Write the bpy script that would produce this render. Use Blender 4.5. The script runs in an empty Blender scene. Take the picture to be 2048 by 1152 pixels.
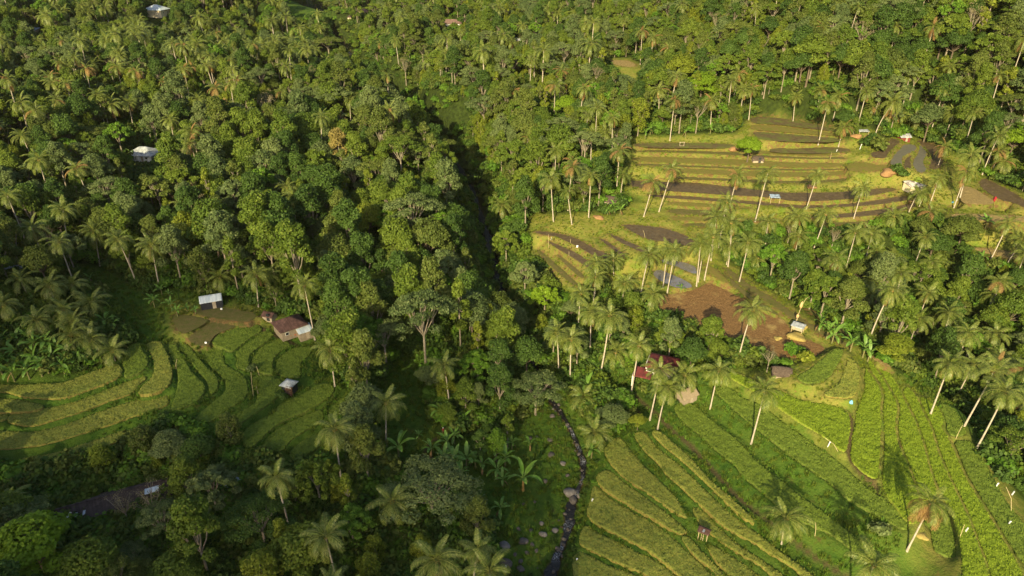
import bpy, bmesh, math, random
import numpy as np
from mathutils import Vector, Matrix, Euler
R = math.radians
scene = bpy.context.scene
COL = scene.collection
rng = random.Random(7)
nrg = np.random.default_rng(11)

# ------------------------------------------------------------------ camera, sky, sun, exposure
CAMZ, PITCH, F = 100.0, R(28.0), 1365.0
cam_d = bpy.data.cameras.new('camera'); cam = bpy.data.objects.new('camera', cam_d); COL.objects.link(cam)
cam_d.sensor_width = 36.0; cam_d.lens = 24.0; cam_d.clip_start = 0.5; cam_d.clip_end = 9000
cam.location = (0, 0, CAMZ); cam.rotation_euler = (R(90) - PITCH, 0, 0)
scene.camera = cam

SUN_EL, SUN_AZ = R(24.0), R(18.0)          # the light travels forward (+Y) and SUN_AZ to the right
world = bpy.data.worlds.new('World'); scene.world = world; world.use_nodes = True
wn = world.node_tree.nodes; wl = world.node_tree.links
sky = wn.new('ShaderNodeTexSky'); sky.sky_type = 'NISHITA'; sky.sun_disc = False
sky.sun_elevation = SUN_EL; sky.sun_rotation = R(180) + SUN_AZ
sky.air_density = 1.3; sky.dust_density = 2.5; sky.ozone_density = 0.8
wl.new(sky.outputs[0], wn['Background'].inputs[0]); wn['Background'].inputs[1].default_value = 0.088
to_sun = Vector((-math.sin(SUN_AZ) * math.cos(SUN_EL), -math.cos(SUN_AZ) * math.cos(SUN_EL), math.sin(SUN_EL)))
sd = bpy.data.lights.new('sun', 'SUN'); sd.energy = 5.0; sd.angle = R(0.5); sd.color = (1.0, 0.84, 0.47)
so = bpy.data.objects.new('sun', sd); COL.objects.link(so)
so.rotation_euler = to_sun.to_track_quat('Z', 'Y').to_euler(); so.location = to_sun * 300
scene.view_settings.view_transform = 'Standard'; scene.view_settings.look = 'None'
scene.view_settings.exposure = 0.88; scene.view_settings.gamma = 1.0
scene.view_settings.use_curve_mapping = False
scene.render.engine = 'CYCLES'
scene.cycles.use_denoising = True
scene.cycles.max_bounces = 5; scene.cycles.diffuse_bounces = 3; scene.cycles.glossy_bounces = 2
scene.cycles.transmission_bounces = 3; scene.cycles.transparent_max_bounces = 4
scene.cycles.caustics_reflective = False; scene.cycles.caustics_refractive = False

# ------------------------------------------------------------------ a pixel of the 2048 x 1152 photograph as a ray
CP, SP = math.cos(PITCH), math.sin(PITCH)
def ray(px, py):
    u = (px - 1024) / F; v = (576 - py) / F
    return np.array((u, CP + v * SP, -SP + v * CP))
def on_plane(px, py, z):
    r = ray(px, py); D = (z - CAMZ) / r[2]
    return r[0] * D, r[1] * D
def project(x, y, z):
    dz = z - CAMZ
    D = y * CP - dz * SP
    v = y * SP + dz * CP
    return 1024 + F * x / D, 576 - F * v / D, D

# ------------------------------------------------------------------ fields, traced, each on its own level
RICE = [  # level, tone (0 green, 1 ripe, 2 bright), outline, label
 (14.0, 1, [(-60,776),(0,772),(61,772),(121,770),(146,762),(176,750),(211,738),(230,730),(243,735),(246,745),(241,756),(220,766),(176,783),(149,793),(120,801),(95,800),(61,798),(35,793),(10,785),(-60,788)], 'uppermost of the long ripe rice bands, just below the banana grove'),
 (13.2, 1, [(-50,799),(0,799),(44,802),(76,810),(90,814),(84,821),(53,826),(0,828),(-50,829)], 'short ripe rice wedge at the edge of the picture between two long bands'),
 (12.7, 1, [(-50,830),(0,830),(16,831),(19,836),(10,843),(0,845),(-50,848)], 'smallest scrap of ripe rice cut by the picture edge'),
 (12.6, 1, [(14,846),(23,830),(53,828),(86,821),(123,814),(158,805),(193,791),(228,777),(264,764),(293,755),(295,759),(281,769),(267,789),(246,796),(211,807),(176,822),(141,834),(105,844),(77,853),(53,855),(30,850)], 'long thin ripe rice band, second below the banana grove'),
 (11.6, 1, [(-50,860),(0,864),(35,867),(70,867),(105,860),(141,850),(176,836),(211,823),(246,811),(281,802),(316,795),(336,793),(340,806),(334,814),(299,828),(264,837),(228,850),(193,861),(158,872),(123,883),(88,892),(53,897),(18,901),(-50,903)], 'broadest and longest ripe rice band of the shaded terraces'),
 (10.4, 1, [(39,920),(79,915),(123,906),(158,894),(185,886),(220,874),(250,862),(268,866),(250,880),(220,892),(179,906),(141,922),(105,931),(70,938),(44,937)], 'lowest ripe rice band, half behind the trees above the long roof'),
 (13.8, 0, [(260,690),(279,687),(288,704),(299,722),(297,732),(285,746),(260,755),(250,757),(249,752),(251,743),(244,725),(253,708)], 'rounded rice paddy beside the low palms of the banana grove'),
 (13.2, 1, [(292,690),(320,683),(329,696),(339,718),(346,746),(344,764),(334,778),(316,787),(295,792),(276,791),(283,777),(303,761),(311,743),(307,718),(298,703)], 'tall curved rice paddy turning yellow at its lower edge'),
 (12.6, 0, [(336,694),(352,690),(358,702),(373,727),(387,750),(401,762),(411,774),(411,787),(400,800),(384,812),(366,819),(342,824),(346,810),(352,793),(357,772),(357,749),(348,727),(340,711)], 'green rice paddy widening downhill, left of a dead twig'),
 (12.1, 0, [(359,693),(375,689),(382,697),(398,718),(416,739),(431,751),(439,768),(435,782),(424,793),(419,786),(417,774),(411,760),(398,747),(387,733),(377,718),(365,704)], 'narrow green rice strip wedged between two wide curved paddies'),
 (11.6, 0, [(403,703),(435,694),(447,708),(449,729),(463,739),(481,747),(493,759),(497,775),(496,792),(481,807),(463,816),(450,824),(435,838),(414,850),(393,853),(389,843),(407,824),(428,805),(449,791),(454,775),(447,759),(430,744),(418,732),(409,716)], 'longest green rice paddy, snaking down from the grey plots'),
 (10.9, 0, [(503,757),(519,752),(539,754),(555,758),(565,766),(568,775),(562,791),(551,801),(533,814),(516,826),(498,838),(477,853),(473,843),(474,829),(490,821),(507,813),(514,804),(516,790),(508,772)], 'hooked green rice paddy left of the straw-hung hut'),
 (12.6, 0, [(424,681),(431,672),(454,664),(489,649),(507,647),(528,658),(519,667),(498,679),(481,694),(467,705),(456,705),(446,699),(426,692)], 'uppermost green rice paddy beside the rust-roofed farmhouse'),
 (12.0, 0, [(470,711),(484,698),(507,681),(532,662),(549,669),(542,679),(524,692),(507,704),(498,718),(498,729),(502,741),(489,743),(472,737),(474,727),(477,718)], 'second green rice paddy downhill of the farmhouse'),
 (11.4, 0, [(504,726),(510,711),(522,699),(543,686),(560,678),(584,690),(574,697),(556,708),(547,722),(545,736),(549,751),(533,751),(516,746),(504,737)], 'third green rice paddy downhill of the farmhouse'),
 (10.8, 0, [(552,736),(555,723),(567,711),(587,698),(625,696),(628,700),(614,718),(602,727),(602,743),(603,757),(586,759),(567,756),(553,749)], 'green rice paddy below the orange bush and above the small hut'),
 (9.8, 0, [(484,881),(488,866),(502,854),(524,840),(551,829),(556,814),(577,803),(604,793),(630,775),(648,769),(665,771),(671,780),(662,794),(639,810),(612,826),(586,835),(565,845),(542,861),(524,879),(507,896),(489,896)], 'long green rice paddy below the small hut'),
 (9.0, 0, [(526,891),(534,879),(552,862),(577,847),(604,836),(642,820),(649,830),(646,846),(621,858),(595,873),(575,889),(567,905),(533,909),(516,905)], 'second long green rice paddy below the small hut'),
 (8.2, 0, [(579,916),(583,903),(604,885),(630,871),(649,866),(663,874),(648,889),(621,910),(595,923)], 'lowest green rice paddy beside the drooping palm'),
 (8.8, 0, [(658,819),(674,808),(688,794),(702,798),(702,814),(683,828),(670,833),(658,829)], 'small green rice paddy behind the palm fronds at the meadow edge'),
 # right hand slope
 (4.4, 1, [(1207,903),(1216,890),(1235,875),(1249,885),(1260,903),(1274,920),(1298,945),(1316,962),(1333,978),(1351,998),(1363,1017),(1377,1040),(1363,1036),(1333,1017),(1298,990),(1263,969),(1237,948),(1216,924)], 'greyish ripe rice paddy nearest the low palm by the stream'),
 (3.6, 1, [(1191,957),(1200,947),(1214,941),(1228,950),(1249,969),(1281,990),(1307,1010),(1333,1027),(1350,1044),(1375,1065),(1371,1069),(1357,1071),(1337,1060),(1307,1040),(1276,1024),(1246,1006),(1208,982),(1195,966)], 'ripe rice paddy starting beside the big boulder in the stream'),
 (2.8, 1, [(1172,1026),(1180,1005),(1184,977),(1193,974),(1210,991),(1237,1010),(1272,1030),(1307,1048),(1337,1072),(1359,1091),(1382,1115),(1405,1133),(1420,1150),(1440,1168),(1380,1172),(1349,1146),(1322,1122),(1291,1101),(1261,1086),(1231,1071),(1200,1056),(1182,1044)], 'widest ripe rice paddy along the stream bank'),
 (2.1, 1, [(1158,1092),(1160,1071),(1166,1056),(1179,1055),(1185,1063),(1216,1078),(1246,1093),(1276,1108),(1307,1122),(1329,1137),(1349,1152),(1365,1168),(1310,1168),(1291,1150),(1261,1140),(1231,1127),(1200,1112),(1178,1102)], 'ripe rice paddy second from the bottom edge beside the stream'),
 (1.6, 1, [(1147,1113),(1163,1106),(1178,1114),(1208,1130),(1238,1143),(1269,1150),(1300,1168),(1150,1168),(1144,1135)], 'ripe rice paddy at the bottom edge beside the stream'),
 (5.2, 1, [(1267,871),(1274,866),(1289,866),(1302,883),(1321,906),(1351,926),(1386,959),(1421,994),(1448,1019),(1474,1041),(1491,1053),(1521,1075),(1559,1106),(1581,1121),(1624,1151),(1640,1168),(1590,1168),(1601,1150),(1566,1125),(1536,1109),(1506,1087),(1471,1071),(1439,1050),(1412,1022),(1383,999),(1360,975),(1333,954),(1316,929),(1281,897)], 'long ripe rice band passing behind the small stilt hut'),
 (6.0, 1, [(1302,868),(1309,863),(1325,868),(1342,885),(1374,911),(1395,934),(1421,964),(1456,994),(1500,1033),(1509,1046),(1506,1051),(1482,1036),(1460,1016),(1430,986),(1395,952),(1368,927),(1333,899),(1312,880)], 'thin ripe rice strip just below the footpath'),
 (4.4, 1, [(1384,1019),(1395,1018),(1412,1029),(1428,1049),(1468,1087),(1498,1107),(1536,1132),(1566,1153),(1580,1168),(1545,1168),(1536,1146),(1506,1125),(1475,1110),(1430,1078),(1412,1062),(1397,1048),(1388,1030)], 'ripe rice paddy flattened by wind behind the stilt hut'),
 (3.3, 1, [(1360,1076),(1373,1073),(1382,1082),(1397,1099),(1420,1122),(1443,1146),(1460,1168),(1435,1168),(1428,1144),(1397,1122),(1375,1098)], 'slim ripe rice strip in front of the stilt hut'),
 (3.7, 1, [(1413,1097),(1425,1092),(1450,1109),(1460,1113),(1490,1134),(1513,1152),(1530,1168),(1470,1168),(1445,1139),(1430,1125)], 'ripe rice strip at the bottom edge below the stilt hut'),
 (7.3, 0, [(1346,816),(1359,806),(1378,807),(1400,822),(1424,845),(1448,862),(1480,887),(1512,926),(1556,959),(1594,990),(1635,1019),(1672,1047),(1706,1074),(1737,1101),(1733,1124),(1702,1102),(1672,1078),(1650,1066),(1619,1054),(1596,1043),(1570,1025),(1542,1003),(1520,984),(1500,968),(1480,950),(1470,933),(1439,910),(1404,876),(1371,851),(1356,835)], 'long green rice band above the footpath, starting below the beige tiled house'),
 (8.9, 0, [(1429,785),(1432,776),(1448,774),(1469,783),(1482,798),(1501,804),(1529,816),(1559,843),(1578,855),(1612,881),(1656,911),(1691,939),(1717,964),(1744,987),(1770,1001),(1796,1026),(1814,1045),(1815,1055),(1811,1063),(1802,1061),(1776,1047),(1746,1031),(1710,1011),(1687,996),(1665,973),(1629,948),(1594,925),(1559,897),(1529,873),(1510,859),(1496,848),(1472,824),(1453,809)], 'longest green rice band, crossed by the shadow of a leaning palm'),
 (10.8, 2, [(1445,749),(1447,744),(1472,749),(1504,762),(1540,778),(1564,785),(1596,803),(1637,809),(1682,817),(1697,831),(1700,850),(1697,878),(1691,907),(1677,901),(1649,876),(1621,860),(1605,851),(1580,834),(1549,811),(1504,783),(1472,764)], 'wedge of green rice ending in a point at the earthen ditch'),
 (13.0, 0, [(1668,700),(1687,701),(1680,722),(1668,741),(1660,754),(1643,767),(1624,770),(1605,768),(1590,756),(1613,745),(1630,732)], 'uppermost lobe-shaped rice plot beside the thatched hut'),
 (12.2, 1, [(1695,721),(1706,721),(1716,738),(1718,762),(1714,779),(1705,800),(1653,796),(1645,789),(1666,778),(1682,762),(1686,746),(1692,732)], 'rice plot with visible rows beside the small blue cloth'),
 (9.8, 2, [(1731,738),(1728,758),(1730,780),(1719,806),(1712,826),(1710,851),(1707,860),(1702,894),(1699,920),(1717,941),(1740,957),(1754,961),(1756,938),(1759,894),(1761,850),(1758,819),(1763,787),(1750,763),(1736,747)], 'first bright rice terrace right of the earthen ditch'),
 (9.4, 2, [(1733,722),(1741,721),(1753,743),(1774,774),(1790,803),(1794,822),(1788,851),(1791,876),(1800,903),(1812,929),(1822,955),(1830,977),(1837,1003),(1838,1040),(1828,1052),(1812,1046),(1790,1015),(1768,988),(1764,965),(1766,938),(1769,894),(1768,851),(1765,819),(1770,787),(1757,762),(1742,744)], 'second bright rice terrace right of the earthen ditch'),
 (9.0, 2, [(1747,722),(1758,729),(1774,740),(1787,761),(1798,783),(1811,810),(1827,840),(1835,864),(1843,885),(1850,908),(1858,945),(1873,985),(1870,995),(1848,1003),(1842,1003),(1836,977),(1828,955),(1818,929),(1807,903),(1798,876),(1795,851),(1801,822),(1796,803),(1780,774),(1759,743)], 'third bright rice terrace right of the earthen ditch'),
 (8.6, 2, [(1804,784),(1812,773),(1830,792),(1842,822),(1860,855),(1868,885),(1875,908),(1884,930),(1900,965),(1920,1005),(1938,1045),(1952,1085),(1968,1125),(1978,1168),(1925,1168),(1923,1122),(1921,1092),(1908,1045),(1898,1012),(1882,988),(1864,945),(1856,908),(1849,885),(1841,864),(1833,840),(1817,810)], 'fourth bright rice terrace, running down past the orange-fronded palm to the bottom edge'),
 (8.2, 2, [(1836,793),(1860,804),(1872,812),(1881,825),(1886,845),(1880,858),(1889,867),(1897,885),(1909,908),(1919,933),(1926,951),(1939,974),(1963,1013),(1983,1044),(2006,1084),(2034,1130),(2052,1168),(1985,1168),(1974,1125),(1958,1085),(1944,1045),(1926,1003),(1906,965),(1890,930),(1881,908),(1874,885),(1866,855),(1848,822)], 'fifth bright rice terrace with a straw-coloured bund on its outer side'),
 (7.8, 0, [(1874,811),(1890,810),(1905,819),(1920,843),(1926,855),(1932,872),(1904,876),(1892,864),(1892,846),(1884,827)], 'small triangular rice plot at the foot of the grey leaning trunk'),
 (7.4, 0, [(1906,883),(1935,884),(1946,891),(1961,915),(1978,942),(1995,978),(2018,1017),(2046,1049),(2070,1080),(2070,1150),(2040,1126),(2014,1084),(1991,1044),(1971,1013),(1947,974),(1933,951),(1926,933),(1916,908)], 'outermost darker rice terrace above the right hand gully'),
 (7.1, 0, [(1843,1046),(1852,1013),(1880,1003),(1894,1018),(1902,1046),(1911,1084),(1911,1118),(1903,1120),(1877,1111),(1864,1099),(1861,1061)], 'darker rice patch under the orange-fronded palm'),
]
PLOT = [  # level or None, kind, outline, label
 (14.2, 'fallow', [(345,632),(366,629),(421,638),(408,649),(376,666),(360,667),(350,650)]),
 (13.4, 'fallow', [(426,641),(445,645),(489,647),(454,660),(431,669),(422,682),(416,693),(386,691),(374,674)]),
 (14.6, 'fallow', [(395,616),(454,616),(523,630),(502,642),(489,645),(424,636),(386,627)]),
 (32.4, 'plough', [(1500,234),(1550,235),(1602,243),(1668,257),(1672,264),(1600,255),(1550,249),(1502,247)]),
 (31.8, 'dry', [(1500,249),(1550,251),(1600,257),(1680,268),(1690,274),(1600,267),(1550,263),(1502,260)]),
 (31.1, 'plough', [(1504,263),(1550,266),(1600,270),(1692,278),(1672,285),(1600,285),(1540,282),(1512,276)]),
 (28.6, 'plough', [(1267,287),(1349,286),(1466,288),(1468,297),(1380,297),(1271,295)]),
 (28.4, 'plough', [(1540,296),(1602,297),(1665,293),(1709,300),(1681,306),(1634,308),(1540,306)]),
 (27.2, 'fallow', [(1272,300),(1380,301),(1500,306),(1560,311),(1690,314),(1690,319),(1560,317),(1500,312),(1380,306),(1272,304)]),
 (26.0, 'dry', [(1270,313),(1380,316),(1500,320),(1600,326),(1690,326),(1684,334),(1600,336),(1500,331),(1380,327),(1270,323)]),
 (24.8, 'dry', [(1330,335),(1450,339),(1560,345),(1650,343),(1700,340),(1694,350),(1650,353),(1560,355),(1450,350),(1330,345)]),
 (23.6, 'fallow', [(1340,352),(1450,357),(1560,362),(1650,361),(1720,352),(1780,349),(1780,353),(1720,357),(1650,366),(1560,367),(1450,362),(1340,357)]),
 (26.8, 'dry', [(1690,330),(1720,324),(1780,330),(1790,338),(1740,342),(1700,345)]),
 (25.4, 'fallow', [(1275,327),(1380,331),(1500,336),(1620,339),(1690,337),(1690,339),(1620,342),(1500,339),(1380,334),(1275,331)]),
 (27.8, 'dry', [(1480,300),(1560,303),(1650,309),(1690,308),(1650,313),(1560,309),(1480,305)]),
 (18.7, 'dry', [(1345,433),(1420,436),(1500,437),(1560,440),(1560,444),(1500,443),(1420,443),(1345,441)]),
 (19.9, 'dry', [(1340,402),(1430,408),(1500,413),(1500,417),(1430,415),(1340,411)]),
 (18.4, 'fallow', [(1640,446),(1720,444),(1790,438),(1790,441),(1720,449),(1640,450)]),
 (20.2, 'dry', [(1900,412),(1960,416),(2060,420),(2060,426),(1960,424),(1900,420)]),
 (18.2, 'fallow', [(1940,458),(2000,462),(2060,466),(2060,470),(2000,467),(1940,463)]),
 (22.2, 'wet', [(1249,360),(1284,362),(1340,364),(1396,365),(1443,371),(1490,377),(1552,384),(1571,386),(1649,386),(1712,382),(1784,375),(1796,380),(1759,388),(1712,397),(1649,402),(1587,403),(1534,394),(1464,391),(1409,387),(1347,383),(1300,380),(1256,371)]),
 (20.8, 'wet', [(1300,389),(1362,391),(1441,397),(1503,402),(1566,407),(1620,411),(1687,408),(1753,401),(1797,393),(1819,393),(1819,400),(1753,410),(1666,415),(1600,417),(1534,411),(1441,403),(1300,394)]),
 (19.5, 'wet', [(1622,432),(1687,428),(1775,417),(1830,404),(1834,413),(1797,424),(1709,435),(1624,437)]),
 (19.0, 'fallow', [(1339,417),(1409,420),(1450,424),(1450,431),(1409,431),(1339,428)]),
 (18.0, 'fallow', [(1369,446),(1425,446),(1503,448),(1503,453),(1425,454),(1372,453)]),
 (28.6, 'silt', [(1808,289),(1830,289),(1833,298),(1826,303),(1806,312),(1803,320),(1804,331),(1785,331),(1779,326),(1789,309),(1802,296)]),
 (28.0, 'wet', [(1809,320),(1817,313),(1825,310),(1819,318),(1821,329),(1824,337),(1807,338)]),
 (27.5, 'silt', [(1838,289),(1845,294),(1855,309),(1846,319),(1846,329),(1855,341),(1839,347),(1828,337),(1825,324),(1837,306)]),
 (27.0, 'wet', [(1830,281),(1851,284),(1875,294),(1887,313),(1884,334),(1863,341),(1855,334),(1863,323),(1863,309),(1849,294)]),
 (29.2, 'wet', [(1776,279),(1792,277),(1801,284),(1790,292),(1775,308),(1772,317),(1745,315),(1741,305),(1760,302),(1775,292)]),
 (23.6, 'wet', [(1965,356),(1985,364),(2027,385),(2060,408),(2060,420),(2027,405),(2002,401),(1971,383),(1957,369)]),
 (22.8, 'straw', [(1922,373),(1940,373),(1984,398),(1990,409),(1950,409),(1922,407),(1919,385)]),
 (21.6, 'straw', [(1900,428),(1950,428),(2005,431),(2070,433),(2070,444),(1972,445),(1906,435)]),
 (15.5, 'straw', [(1945,494),(1989,498),(2048,509),(2070,512),(2070,526),(2048,521),(2005,516),(1950,501)]),
 (15.5, 'wet', [(1071,462),(1102,465),(1134,470),(1165,483),(1188,497),(1209,506),(1222,513),(1216,518),(1188,512),(1177,506),(1157,494),(1140,486),(1115,474),(1072,467)]),
 (14.4, 'wet', [(1092,481),(1110,487),(1142,501),(1159,509),(1180,525),(1196,540),(1180,539),(1165,528),(1142,513),(1110,495)]),
 (12.0, 'fallow', [(1071,497),(1087,506),(1107,523),(1127,540),(1146,558),(1159,572),(1149,572),(1127,556),(1102,533),(1079,509)]),
 (13.2, 'fallow', [(1115,506),(1137,525),(1162,545),(1170,556),(1160,556),(1134,533),(1117,515)]),
 (10.6, 'fallow', [(1079,519),(1099,548),(1118,577),(1109,572),(1085,541)]),
 (17.6, 'wet', [(1245,449),(1290,451),(1331,457),(1360,467),(1380,476),(1390,485),(1380,493),(1350,488),(1334,483),(1298,480),(1274,469),(1251,456)]),
 (16.6, 'wet', [(1215,465),(1251,481),(1290,498),(1310,505),(1300,509),(1274,501),(1253,491),(1230,479)]),
 (15.8, 'wet', [(1196,475),(1212,481),(1243,503),(1252,513),(1242,512),(1226,499),(1205,484)]),
 (12.4, 'pond', [(1305,547),(1316,538),(1342,549),(1367,559),(1385,571),(1381,576),(1358,578),(1327,566),(1311,555)]),
 (13.4, 'pond', [(1319,519),(1350,521),(1386,530),(1394,540),(1392,550),(1374,543),(1350,532),(1324,526)]),
 (11.2, 'stubble', [(1313,596),(1342,589),(1381,582),(1405,572),(1417,565),(1433,571),(1467,589),(1499,603),(1530,620),(1564,636),(1582,660),(1607,678),(1653,694),(1639,710),(1614,716),(1567,717),(1536,709),(1480,690),(1446,674),(1396,660),(1350,642),(1317,620)]),
 (12.9, 'dry', [(1408,526),(1420,530),(1452,556),(1459,567),(1445,565),(1426,554),(1413,539)]),
 (12.2, 'fallow', [(1446,549),(1454,551),(1483,575),(1506,595),(1530,612),(1557,627),(1555,632),(1524,617),(1491,593),(1463,570)]),
 (11.8, 'fallow', [(1449,534),(1464,541),(1491,565),(1530,587),(1561,607),(1590,629),(1629,653),(1676,678),(1702,690),(1690,693),(1645,672),(1582,636),(1551,615),(1514,592),(1475,568),(1456,549)]),
 (10.9, 'fallow', [(1607,611),(1629,623),(1653,638),(1692,663),(1706,675),(1692,670),(1653,648),(1622,627)]),
 (10.6, 'straw', [(1740,712),(1754,713),(1770,724),(1784,735),(1776,735),(1751,723)]),
 (43.0, 'straw', [(1212,124),(1232,120),(1255,121),(1272,128),(1268,135),(1240,132)]),
]
STREAM = [(1085,1190,0.0),(1100,1152,0.1),(1117,1105,0.3),(1124,1095,0.4),(1138,1050,0.7),(1141,1015,0.9),(1150,990,1.3),(1166,955,1.8),(1167,925,2.1),(1158,898,2.4),(1148,872,2.7),(1131,840,3.1),(1112,810,3.5),(1100,795,3.7),(1080,760,4.2),(1055,705,4.6),(1012,610,5.0),(993,560,5.4),(983,500,5.9),(966,450,6.6),(938,370,8.4),(890,295,11.5),(818,222,16.5),(760,172,21.5),(695,100,29),(625,30,38)]
STREAM_W = [2.6,2.3,1.1,.6,1.7,1.9,.8,.7,1.2,.8,.7,.7,1.2,1.4,1.3,1.3,2.4,3,3,3,2.6,2.6,2.6,3,2,2]
CTRL = [(850,850,4.6),(900,1000,3),(1000,1050,1.8),(960,1130,1.8),(800,950,4.5),(700,1000,6),(220,1010,6),(455,950,7),(100,1130,6.5),(400,1100,5),(650,1100,4),(800,1120,3),
 (100,700,17.5),(30,600,23),(240,620,16.5),(640,740,9.6),(720,820,7),(585,655,13.6),(420,600,15.2),(330,700,14.6),(200,560,18),
 (130,530,20),(290,560,17),(50,450,26),(250,430,25),(430,430,20),(560,450,18),(700,450,14),(800,450,16),(870,560,12),(900,500,14),(880,400,18.5),(820,330,23),(740,260,28),(665,190,34),(1035,450,15),(1040,550,11.5),(990,330,20),(905,230,25),(850,170,31),(775,110,38),(750,620,8.6),(650,560,12.6),(700,700,8.6),(760,760,6),(880,700,6.4),
 (290,300,27),(50,300,34),(500,300,27),(700,300,21),(100,150,42),(300,150,42),(500,150,38),(650,150,34),(100,20,57),(310,20,54),(500,20,50),(700,30,46),
 (1000,350,17),(1000,250,25),(1000,150,35),(1000,50,47),(850,100,40),(1100,350,21),(1200,250,31),(1200,350,25),(1250,415,19),(1100,420,17),(1050,470,12),(1120,600,7.5),(1200,640,7),(1100,680,6),
 (1200,740,5.8),(1250,800,5.6),(1150,790,4.4),(1230,560,9.5),(1325,740,9),(1375,785,8.2),(1280,690,8),(1400,640,10.2),(1450,720,10.4),(1560,750,11.6),(1600,940,8.2),(1700,1130,5.0),(1650,1100,5.6),(1850,1140,6.0),(1780,1110,6),
 (1750,650,3),(1650,560,6),(1570,505,10),(1850,700,-2),(1850,780,-1),(1980,830,-3),(2050,930,-3),(1980,700,-3),(1950,600,2),(1800,550,5),(1700,490,11),(1800,480,12.5),(2000,570,10),(2080,1010,0),
 (1300,240,33),(1300,130,43),(1300,30,56),(1500,180,41),(1500,80,55),(1500,10,66),(1700,200,43),(1700,100,56),(1700,20,68),(1950,230,39),(1950,100,58),(1950,10,72),(1100,100,42),(1150,180,36),(1850,240,33),(1400,250,32),(2040,330,27)]
WCTRL = [(-420,650,95),(0,720,95),(420,650,150),(430,300,90),(-420,300,45),(-300,100,22),(-160,40,12),(160,30,-4),(300,100,-6),(0,60,-2),(0,-60,-4),(-200,-80,14),(200,-80,-6),(420,120,-4),(200,520,105),(-200,520,80),(450,460,120),(300,260,40)]

def U_(r): return np.where(r > 0, r * r * np.log(np.maximum(r, 1e-9)), 0)
class TPS:
    def __init__(s, pts, lam=0.05):
        P = np.array(pts, float); s.X = P[:, :2] / 100; n = len(P)
        K = U_(np.hypot(s.X[:, None, 0] - s.X[None, :, 0], s.X[:, None, 1] - s.X[None, :, 1])) + lam * 0.02 * np.eye(n)
        Q = np.c_[np.ones(n), s.X]; A = np.block([[K, Q], [Q.T, np.zeros((3, 3))]])
        s.w = np.linalg.solve(A, np.r_[P[:, 2], 0, 0, 0])
    def __call__(s, x, y):
        x = np.atleast_1d(np.asarray(x, float)) / 100; y = np.atleast_1d(np.asarray(y, float)) / 100
        out = np.empty(len(x)); n = len(s.X)
        for i in range(0, len(x), 20000):
            a, b = x[i:i + 20000], y[i:i + 20000]
            K = U_(np.hypot(a[:, None] - s.X[None, :, 0], b[:, None] - s.X[None, :, 1]))
            out[i:i + 20000] = K @ s.w[:n] + s.w[n] + s.w[n + 1] * a + s.w[n + 2] * b
        return out
def smooth_poly(P, it=1):
    for _ in range(it):
        Q = []
        for i in range(len(P)):
            a, b = P[i], P[(i + 1) % len(P)]
            Q += [(a[0] * .75 + b[0] * .25, a[1] * .75 + b[1] * .25), (a[0] * .25 + b[0] * .75, a[1] * .25 + b[1] * .75)]
        P = Q
    return P
pts = [(*on_plane(px, py, z), z) for px, py, z in CTRL + STREAM] + WCTRL
FLATS = []                                 # (level, world outline)
for lv, tone, poly, label in RICE:
    FLATS.append((lv, np.array(smooth_poly([on_plane(x, y, lv) for x, y in poly]))))
for lv, kind, poly in PLOT:
    FLATS.append((lv, np.array(smooth_poly([on_plane(x, y, lv) for x, y in poly]))))
for lv, W in FLATS:
    c = W.mean(0); far = W[np.argmax(np.hypot(*(W - c).T))]; opp = W[np.argmax(np.hypot(*(W - far).T))]
    for q in (far * .85 + c * .15, opp * .85 + c * .15, far * .3 + opp * .7, far * .7 + opp * .3):
        k = W[np.argmin(np.hypot(*(W - q).T))]
        pts.append((k[0], k[1], lv))
seen = {}; 
for p in pts: seen[(round(p[0] / 1.5), round(p[1] / 1.5))] = p
tps = TPS(list(seen.values()))

def seg_dist(px, py, poly, closed=True):
    n = len(poly); best = np.full(len(px), 1e18)
    for i in range(n if closed else n - 1):
        ax, ay = poly[i]; bx, by = poly[(i + 1) % n]
        dx, dy = bx - ax, by - ay; L = dx * dx + dy * dy + 1e-12
        t = np.clip(((px - ax) * dx + (py - ay) * dy) / L, 0, 1)
        best = np.minimum(best, (px - ax - t * dx) ** 2 + (py - ay - t * dy) ** 2)
    return np.sqrt(best)
def inside(px, py, poly):
    c = np.zeros(len(px), bool); n = len(poly)
    for i in range(n):
        ax, ay = poly[i]; bx, by = poly[(i + 1) % n]
        if ay == by: continue
        c ^= ((ay > py) != (by > py)) & (px < (bx - ax) * (py - ay) / (by - ay) + ax)
    return c
SW = np.array([on_plane(x, y, z) for x, y, z in STREAM]); SZ = np.array([s[2] for s in STREAM])
def stream_info(px, py):
    best = np.full(len(px), 1e18); bz = np.zeros(len(px)); bw = np.zeros(len(px))
    for i in range(len(SW) - 1):
        a, b = SW[i], SW[i + 1]; d = b - a
        t = np.clip(((px - a[0]) * d[0] + (py - a[1]) * d[1]) / (d @ d), 0, 1)
        q = (px - a[0] - t * d[0]) ** 2 + (py - a[1] - t * d[1]) ** 2
        m = q < best; best = np.where(m, q, best)
        bz = np.where(m, SZ[i] + t * (SZ[i + 1] - SZ[i]), bz); bw = np.where(m, STREAM_W[i] + t * (STREAM_W[i + 1] - STREAM_W[i]), bw)
    return np.sqrt(best), bz, bw
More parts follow.
